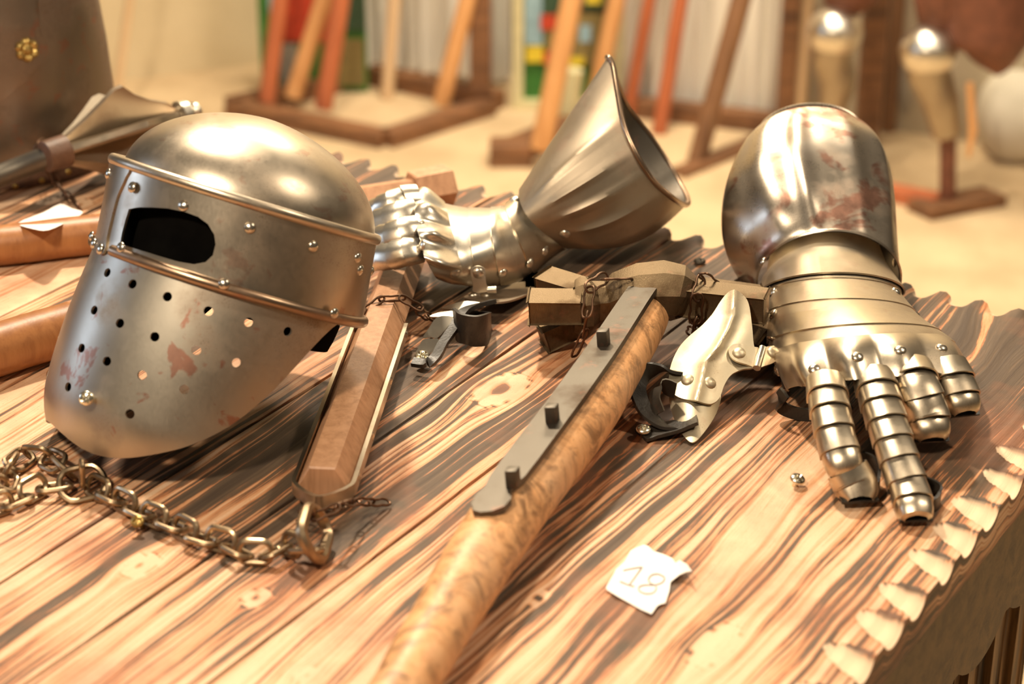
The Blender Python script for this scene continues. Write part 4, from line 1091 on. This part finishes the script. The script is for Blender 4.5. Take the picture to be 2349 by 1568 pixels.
onsurf('visor', [(-120, -150), (70, -150), (80, -60), (88, 20)][0:3]+lob+[(60, 185), (10, 225), (-60, 262), (-120, 290)], .003, M['greath'], gh, bt)
l, n = hit(bt, 60, 113); n = n.normalized(); a_ = n.cross(zz).normalized(); b_ = n.cross(a_); vv = []; ff = []
NP = 6; rr_ = [0, .2, .34, .45, .7, .9, 1.0]; hh_ = [.50, .46, .26, .22, .34, .25, .0]
for i, (r_, h_) in enumerate(zip(rr_, hh_)):
    for j in range(48):
        t = 2*PI*j/48; pet = 1-.12*abs(math.cos(NP*t/2))**4*(1 if r_ > .5 else 0); hh2 = h_-(.12*abs(math.cos(NP*t/2))**8 if .4 < r_ < 1 else 0)
        vv.append(l+n*(.003+.013*hh2)+(a_*math.cos(t)+b_*math.sin(t))*.0132*max(r_, .001)*pet)
ff = gridf(len(rr_), 48, True)
if not facing(vv, ff, l-n*.01): ff = [tuple(reversed(x)) for x in ff]
obj('flower_rivet', vv, ff, M['brass'], gh, label='brass flower rivet')
# leather skirt with brass nails
v = []
for z_, r_ in ((0, .136), (.012, .1345), (.026, .1305)):
    for j in range(nj):
        a = 2*PI*j/nj; v.append(Vector((gc.x+r_*math.cos(a), gc.y+r_*math.sin(a), TZ+.001+z_)))
f = gridf(3, nj, True)
if not facing(v, f, (gc.x, gc.y, TZ+.01)): f = [tuple(reversed(x)) for x in f]
v, f = solid(v, f, .003); sk = obj('leather_skirt', v, f, M['leather_brown'], gh); rivs(bvh([sk]), [(35, 428), (96, 414), (157, 394), (-25, 432)], .0035, gh, M['brass'])
mc = thing('flanged_mace', 'flanged steel mace lying across the table in front of the great helm', 'mace', P(140, 400, 0))
m0, m1, m2, m3 = P(-260, 498, .0135), P(0, 402, .034), P(128, 352, .0555), P(425, 262, .060)
v, f = tubevf(spline([m0, m1, m2]), .0120, n=20); obj('shaft', v, f, M['dark'], mc)
dm = (m3-m2).normalized(); Lm = (m3-m2).length
v, f = tubevf([m2-dm*.014, m2-dm*.013, m2+dm*.012, m2+dm*.013], [.0145, .0165, .0175, .0155], n=20); obj('collar', v, f, M['leather_brown'], mc, ang=30, label='brown collar')
v, f = tubevf([m2, m3], .0085, n=16); obj('core', v, f, M['mace'], mc)
upm = (zz-dm*dm.z).normalized(); sm_ = dm.cross(upm)
fp = [(0, .011), (.10, .018), (.22, .028), (.34, .040), (.46, .053), (.52, .0545), (.60, .042), (.72, .030), (.86, .020), (.93, .009)]
for k in range(6):
    a = PI/3*k+.08; rd = upm*math.cos(a)+sm_*math.sin(a); nn_ = dm.cross(rd); vv = []; pf = [(t, .006) for t, r in fp]
    rows_ = []
    for side in (-1, 1):
        for (t, r) in fp: vv.append(m2+dm*Lm*t+rd*r+nn_*side*(.0030))
        for (t, r) in fp: vv.append(m2+dm*Lm*t+rd*.007+nn_*side*.0022)
    K = len(fp); ff = []
    for i in range(K-1):
        ff += [(i, i+1, K+i+1, K+i), (2*K+i, 3*K+i, 3*K+i+1, 2*K+i+1), (i, 2*K+i, 2*K+i+1, i+1), (K+i, K+i+1, 3*K+i+1, 3*K+i)]
    ff += [(0, K, 3*K, 2*K), (K-1, 3*K-1, 4*K-1, 2*K-1)]
    vv, ff = fix_closed(vv, ff); obj('flange', vv, ff, M['mace'], mc, ang=30)
v, f = tubevf([m3-dm*.012, m3-dm*.008, m3+dm*.002, m3+dm*.006], [.010, .0165, .0155, .009], n=20); obj('end_ring', v, f, M['bright'], mc)
v, f = tubevf([m3+dm*(.006+.014*t) for t in (0, .1, .3, .5, .7, .9, 1)], [.005, .0075, .0105, .011, .0100, .006, .001], n=16); obj('finial', v, f, M['bright'], mc)
v, f = linkvf(P(88, 345, .052), (.4, .1, 1), (1, -.3, 0), .026, .020, .0016); obj('ring', v, f, M['jack'], mc)

# ================================================================== ROOM
def nmat(name, c1, c2, scale, rough=.9, det=5, streak=None, bmp=.2):
    m, nt, b = newmat(name); v = coords(nt, scale=streak or (1, 1, 1)); n = noise(nt, v, scale, det, .6)
    nt.links.new(ramp(nt, n, [(.35, c1), (.65, c2)]), b.inputs['Base Color']); b.inputs['Roughness'].default_value = rough
    bump(nt, b, n, bmp, .01); return m
M['floor'] = nmat('pale_sand_floor', (.50, .36, .205), (.66, .50, .30), 5)
M['canvas'] = nmat('cream_canvas', (.56, .45, .27), (.68, .56, .36), 3)
M['wallb'] = nmat('plaster', (.42, .35, .24), (.52, .44, .31), 3)
M['cloth'] = nmat('white_cloth', (.80, .75, .66), (.88, .84, .76), 4, streak=(6, 6, .5))
M['sack'] = nmat('pale_sack', (.58, .52, .40), (.68, .62, .50), 6)
M['greysack'] = nmat('grey_sack', (.30, .265, .205), (.38, .34, .265), 6)
M['greenp'] = plain('green_paint', (.035, .16, .022), .6); M['redp'] = plain('red_paint', (.46, .045, .015), .6); M['bluep'] = plain('pale_blue_paint', (.26, .40, .46), .6)
M['yellowp'] = plain('yellow_paint', (.66, .50, .03), .6); M['greyp'] = plain('grey_paint', (.30, .29, .24), .6); M['navyp'] = plain('dark_green_paint', (.03, .07, .035), .6)
M['brownp'] = plain('olive_paint', (.20, .15, .05), .6); M['cream'] = plain('cream_frame', (.62, .56, .32), .6, var=.08)
M['maroon'] = plain('maroon_leather', (.16, .055, .028), .6)
fx = [(-6, -1.2), (6, -1.2), (6, 8), (-6, 8)]
floor = struct(obj('floor', [(x, y, z) for z in (0, -.05) for x, y in fx], [(0, 1, 2, 3), (7, 6, 5, 4), (0, 4, 5, 1), (1, 5, 6, 2), (2, 6, 7, 3), (3, 7, 4, 0)], M['floor'], smooth=False))
def wallp(name, a, b, mat, hgt=2.7):
    a, b = Vector(a), Vector(b); d = (b-a).normalized(); n = Vector((-d.y, d.x, 0)); 
    if n.y < 0: n = -n
    v, f = boxvf((a+b)/2+Vector((0, 0, hgt/2))+n*.03, (b-a)/2, n*.03, (0, 0, hgt/2)); return struct(obj(name, v, f, mat, smooth=False))
wc = G(842, 118); wl = G(-700, 300); wr = G(3000, 440)
wallp('wall_left', wl, wc, M['canvas']); wallp('wall_back', wc, wr, M['wallb'])
def shaft(px0, py0, px1, py1, r, mat, label, lean=.05, z0=.0, name='weapon_shaft'):
    a = G(px0, py0, z0); s_ = (-260-py0)/(py1-py0); b = DY(px0+(px1-px0)*s_, -260, a.y+lean)
    v, f = tubevf([a.lerp(b, t) for t in (0, .5, 1)], r, n=16); o = obj(name, v, f, mat); tag(o, label, 'shaft', 'wooden weapon shafts leaning in the background racks')
    return o
def beamp(p, q_, w, h, name, mat, parent, z=0):
    p, q_ = Vector(p), Vector(q_); d = (q_-p).normalized(); n = Vector((-d.y, d.x, 0)).normalized()
    c = (p+q_)/2; c.z += z+h/2; v, f = boxvf(c, (q_-p)/2, n*w/2, (0, 0, h/2), .003); return obj(name, v, f, mat, parent, smooth=False)
r1 = thing('weapon_rack', 'low dark wooden rack frame on the floor behind the helmet', 'rack', G(880, 300))
c_ = [G(530, 262), G(885, 335), G(1145, 252), G(850, 190)]
beamp(c_[0], c_[1], .05, .035, 'front_rail', M['rackw'], r1); beamp(c_[1], c_[2]+(c_[2]-c_[1]).normalized()*-.03, .05, .035, 'side_rail', M['rackw'], r1); beamp(c_[2], c_[3], .045, .040, 'back_rail', M['rackw'], r1); beamp(c_[3]+(c_[0]-c_[3])*.08, c_[0], .045, .035, 'side_rail', M['rackw'], r1)
pa = G(1112, 222, .04); v, f = boxvf(pa+Vector((-.01, .03, .55)), (.024, 0, 0), (0, .024, 0), (0, 0, .55), .003); obj('post', v, f, M['rackw'], r1, smooth=False)
shaft(612, 232, 642, 0, .019, M['redsh'], 'red wooden shaft nearest the left end of the rack behind the helmet', z0=.035)
shaft(672, 222, 742, 0, .020, M['tansh'], 'pale tan shaft between the two red shafts of the rack', z0=.035)
shaft(742, 248, 782, 0, .021, M['redsh'], 'thick red shaft in front of the painted shield board', z0=.035)
shaft(888, 225, 905, 0, .016, M['palesh'], 'very pale thin shaft in front of the white hanging', z0=0)
shaft(1012, 240, 1072, 0, .020, M['tansh'], 'tan shaft beside the dark rack post', z0=.03)
r2 = thing('weapon_rack', 'low brown wooden rack frame on the floor behind the left gauntlet cuff', 'rack', G(1400, 320))
c_ = [G(1150, 372), G(1440, 262), G(1800, 305), G(1555, 405)]
beamp(c_[0]+(c_[3]-c_[0])*.03, c_[1], .06, .045, 'side_rail', M['rackw'], r2); beamp(c_[1], c_[2], .045, .042, 'back_rail', M['rackw'], r2); beamp(c_[2], c_[3], .04, .012, 'side_rail', M['rackw'], r2)
obj('foot', *boxvf(G(1172, 372)+Vector((0, 0, .024)), (.046, 0, 0), (0, .035, 0), (0, 0, .024), .003), M['rackw'], r2, smooth=False)
pa = G(1800, 300, .04); obj('post', *boxvf(pa+Vector((0, .02, .5)), (.018, 0, 0), (0, .02, 0), (0, 0, .5), .003), M['rackw'], r2, smooth=False)
shaft(1240, 340, 1312, 0, .023, M['tansh'], 'thick orange tan shaft rising left of the gauntlet cuff', z0=.045)
shaft(1354, 272, 1415, 0, .020, M['tansh'], 'tan shaft directly behind the tip of the gauntlet cuff', z0=0, lean=-.02)
shaft(1438, 272, 1490, 0, .015, M['redsh'], 'thin red brown shaft against the grey curtain edge', z0=0, lean=-.02)
shaft(1512, 305, 1562, 0, .017, M['redsh'], 'red shaft before the white cloth right of the gauntlet cuff', z0=0)
shaft(1598, 372, 1700, 0, .022, M['darksh'], 'dark brown shaft with blackened foot', z0=0)
shaft(1822, 330, 1845, 0, .021, M['palesh'], 'pale shaft behind the right gauntlet cuff', z0=0)
pp = shaft(1300, 300, 1318, 150, .022, M['cream'], 'short cream coloured post before the painted picture', z0=0, name='cream_post'); pp['category'] = 'post'; del pp['group']
a, b = G(1300, 300), DY(1314, 160, G(1300, 300).y); me = pp.data
v, f = tubevf([a, b], .024, n=16); C.objects.unlink(pp); bpy.data.objects.remove(pp); tag(obj('cream_post', v, f, M['cream']), 'short cream coloured post before the painted picture', 'post')
v, f = tubevf([DY(262, 120, 4.3), DY(325, -80, 4.35)], .010, n=10); b_ = G(255, 300); v, f = tubevf([b_, DY(325, -200, b_.y+.05)], .010, n=10); tag(obj('weapon_shaft', v, f, M['palesh']), 'slim tan shaft leaning on the cream canvas far left', 'shaft')
# hangings
def drape(x0, x1, yb0, yb1, label, mat, folds=9, amp=.018, out=.03):
    a, b = G(x0, yb0), G(x1, yb1); d = (b-a); n = Vector((-d.y, d.x, 0)).normalized(); n = n if n.y < 0 else -n; v = []; N = folds*8
    for i in range(N+1):
        u = i/N; p = a+d*u+n*(out+amp*math.sin(u*folds*2*PI)+.4*amp*math.sin(u*folds*3.1))
        for z_ in (.012, .3, .8, 1.5): v.append(Vector((p.x, p.y, z_)))
    f = gridf(N+1, 4)
    if facing(v, f, CAMP): f = [tuple(reversed(x)) for x in f]
    v, f = solid(v, f, .003); return tag(obj('cloth_hanging', v, f, mat), label, 'cloth', 'pale cloth hangings along the back wall')
drape(850, 1175, 152, 190, 'white folded cloth hanging behind the first weapon rack', M['cloth'], 10)
drape(1440, 1795, 232, 280, 'white folded cloth hanging behind the second weapon rack', M['cloth'], 11)
drape(1375, 1438, 218, 226, 'narrow grey cloth hanging right of the painted picture', M['greysack'], 3, .01)
# painted boards
def patch(root, x0, y0, x1, y1, Y, mat, k, name='painted_patch', depth=.004):
    a, b = DY(x0, y0, Y-.001*k), DY(x1, y1, Y-.001*k); c = (a+b)/2
    obj(name, *boxvf(c, ((b.x-a.x)/2, 0, 0), (0, depth/2, 0), (0, 0, (a.z-b.z)/2)), mat, root, smooth=False)
sb = thing('painted_board', 'green board painted with red and pale blue areas behind the red shafts', 'picture', G(720, 215)); Yb = G(720, 213).y
patch(sb, 585, -120, 845, 206, Yb+.01, M['greenp'], 0, 'board', .02)
for x0, y0, x1, y1, mt, k in ((610, -120, 650, 90, 'bluep', 2), (640, -120, 790, 95, 'redp', 3), (785, -120, 840, 70, 'navyp', 3), (640, 100, 685, 198, 'greyp', 3), (770, 90, 838, 196, 'brownp', 2)):
    patch(sb, x0, y0, x1, y1, Yb, M[mt], k+2)
pf_ = thing('framed_picture', 'colourful painted picture in a cream frame behind the orange shafts', 'picture', G(1300, 250)); Yb = G(1300, 246).y
patch(pf_, 1196, -120, 1420, 232, Yb+.01, M['greenp'], 0, 'canvas', .012)
for x0, y0, x1, y1, mt, k in ((1204, -120, 1244, 102, 'bluep', 2), (1244, -120, 1420, 30, 'navyp', 2), (1240, 34, 1276, 68, 'redp', 4), (1276, 20, 1420, 150, 'brownp', 2), (1206, 106, 1246, 142, 'yellowp', 4), (1246, 118, 1275, 146, 'redp', 3), (1250, 72, 1300, 110, 'brownp', 3),
                          (1330, 58, 1356, 96, 'bluep', 4), (1300, 130, 1340, 150, 'yellowp', 4), (1345, -20, 1380, 8, 'yellowp', 4)):
    patch(pf_, x0, y0, x1, y1, Yb, M[mt], k+2)
patch(pf_, 1176, -120, 1200, 246, Yb, M['cream'], 1, 'frame_side', .03); patch(pf_, 1176, 228, 1425, 248, Yb, M['cream'], 2, 'frame_bottom', .03); patch(pf_, 1412, -120, 1428, 246, Yb, M['cream'], 1, 'frame_side', .03)
# right hand background: timber posts, leg armour on stands, sacks
for (x0, y0, x1, y1, w_, lab) in ((1985, 330, 2010, 0, .024, 'upright brown timber post behind the right gauntlet cuff'), (2035, 300, 2045, 0, .016, 'narrow ochre timber post beside the brown post')):
    a = G(x0, y0); obj_ = obj('timber_post', *boxvf(a+Vector((0, 0, .55)), (w_, 0, 0), (0, w_, 0), (0, 0, .55), .003), M['rackw'] if w_ > .02 else M['darksh'], smooth=False); tag(obj_, lab, 'post')
def legarm(px, ytop, ybase, xb, Y, label, flip=1):
    base = G(xb, ybase); r_ = thing('leg_armour', label, 'armour', base); top = DY(px, ytop, base.y)
    K = lambda x, y, dy=0: DY(x, y, base.y+dy)
    s_ = (base.y*.95+1.0)
    kn = DY(px, ytop, base.y); v = []; R_ = .055
    for i in range(9):
        t = -PI/2+PI*i/8
        for j in range(24):
            a = 2*PI*j/24; v.append(kn+Vector((R_*math.cos(t)*math.cos(a)*(1.05), R_*math.cos(t)*math.sin(a), R_*1.0*math.sin(t))))
    obj('knee_cop', *fix_closed(v, gridf(9, 24, True)), M['bright'], r_)
    mid = K(px+(25 if flip > 0 else 5), ytop+110); low = K(xb, ybase-170)
    v, f = tubevf(spline([kn+Vector((0, 0, -.02)), kn.lerp(mid, .5)+Vector((-.008, 0, 0)), mid, low], False, 5), list(np.interp(range(16), [0, 5, 10, 15], [.046, .044, .040, .030])), n=18); obj('greave', v, f, M['mace'], r_)
    v, f = tubevf([low+Vector((0, 0, .03)), Vector((base.x, base.y, .02))], .017, n=10); obj('stand_post', v, f, M['maroon'], r_)
    v, f = boxvf((base.x+.02, base.y+.0, .012), (.085, .04, 0), (-.02, .03, 0), (0, 0, .012), .002); obj('stand_base', v, f, M['rackw'], r_, smooth=False)
    v, f = tubevf(spline([kn+Vector((.05, .02, .32)), kn+Vector((.045, .02, .20)), kn+Vector((.035, .03, .11)), kn+Vector((.01, .03, .03))], False, 5), list(np.interp(range(16), [0, 6, 12, 15], [.085, .085, .062, .03])), n=20); obj('cuisse', v, f, M['maroon'], r_)
    return r_
legarm(1915, 75, 420, 1905, 4, 'plate leg armour on a wooden stand directly behind the right gauntlet', -1)
la = legarm(2130, 118, 478, 2172, 4, 'plate leg armour with bright knee on a stand at the right', 1)
v, f = tubevf([DY(2225, 190, 3.95), DY(2232, 300, 3.95), DY(2222, 360, 3.95)], [.007, .009, .004], n=8); obj('hanging_strap', v, f, M['tansh'], la)
v, f = tubevf(spline([DY(2240, -200, 4.0), DY(2262, 20, 4.0), DY(2255, 110, 4.0), DY(2235, 140, 4.0)], False, 5), list(np.interp(range(16), [0, 8, 13, 15], [.10, .088, .055, .02])), n=20); obj('leather_thigh', v, f, M['maroon'], la)
rl = thing('floor_rail', 'low orange brown timber rail on the floor behind the right gauntlet', 'rail', G(2080, 450)); beamp(G(1960, 440), G(2150, 478), .04, .03, 'rail', M['redsh'], rl)
def sack(px0, px1, ytop, ybase, mat, label, depth=.10):
    a, b = G(px0, ybase), G(px1, ybase); w_ = (b.x-a.x)/2; c = (a+b)/2; ht = DY((px0+px1)/2, ytop, c.y).z; v = []
    for i in range(15):
        t = i/14; z_ = ht*t; s_ = (math.sin(PI*min(1, max(0, t*.92+.08)))**.35) if t < 1 else .02
        for j in range(28):
            a_ = 2*PI*j/28; k_ = 1+.05*math.sin(3*a_+5*t)+.03*math.sin(7*a_)
            v.append(Vector((c.x+w_*s_*k_*math.copysign(abs(math.cos(a_))**.7, math.cos(a_)), c.y+depth*s_*math.copysign(abs(math.sin(a_))**.7, math.sin(a_)), .002+z_)))
    f = gridf(15, 28, True)+[tuple(range(28)), tuple(14*28+k for k in range(28))]; v, f = fix_closed(v, f); o = obj('sack', v, f, mat); return tag(o, label, 'sack')
sack(2235, 2420, 165, 352, M['sack'], 'pale cream sack standing at the right edge')
sack(2040, 2125, 50, 285, M['greysack'], 'tall grey sack between the timber posts and leg armour', .06)
# ================================================================== LIGHT
def area(name, loc, target, size, power, col):
    l = bpy.data.lights.new(name, 'AREA'); l.shape = 'DISK'; l.size = size; l.energy = power; l.color = col
    o = bpy.data.objects.new(name, l); C.objects.link(o); o.location = loc
    o.rotation_euler = (Vector(target)-Vector(loc)).to_track_quat('-Z', 'Y').to_euler(); return o
WARM = (1.0, .83, .62)
area('spot_back', (-.45, 2.75, TZ+2.05), (.05, 1.6, TZ), .15, 80, WARM)
area('spot_front', (-.75, .30, TZ+1.75), (0, 1.7, TZ), .20, 40, WARM)
area('spot_right', (1.5, 1.5, TZ+1.9), (.2, 1.6, TZ), .20, 24, WARM)
area('ceiling_lamp', (.3, 3.9, TZ+1.7), (.3, 4.4, 0), 1.0, 74, (1.0, .85, .63))
area('cloth_fill', (.8, 3.0, TZ+1.2), (.9, 4.7, .1), .5, 16, (1.0, .9, .74))  # fill light added to brighten the white hangings, no fixture there
area('cool_window', (-3.2, 1.9, TZ+.9), (-.3, 1.7, TZ+.1), 1.0, 15, (.62, .76, 1.0))
w = bpy.data.worlds.new('world'); bpy.context.scene.world = w; w.use_nodes = True
nt = w.node_tree; bg = nt.nodes['Background']
tc = nt.nodes.new('ShaderNodeTexCoord'); sp = nt.nodes.new('ShaderNodeSeparateXYZ'); nt.links.new(tc.outputs['Generated'], sp.inputs[0])
rp = nt.nodes.new('ShaderNodeValToRGB'); e = rp.color_ramp.elements
e[0].position = .0; e[0].color = (.12, .08, .05, 1); e[1].position = .75; e[1].color = (.60, .49, .36, 1)
k = e.new(.5); k.color = (.34, .26, .17, 1)
mr = nt.nodes.new('ShaderNodeMapRange'); mr.inputs[1].default_value = -1; nt.links.new(sp.outputs[2], mr.inputs[0])
nt.links.new(mr.outputs[0], rp.inputs[0]); nt.links.new(rp.outputs[0], bg.inputs[0]); bg.inputs[1].default_value = .22
vs_ = bpy.context.scene.view_settings
vs_.view_transform = 'Standard'; vs_.look = 'None'; vs_.gamma = 1; vs_.use_curve_mapping = False; vs_.exposure = -.1
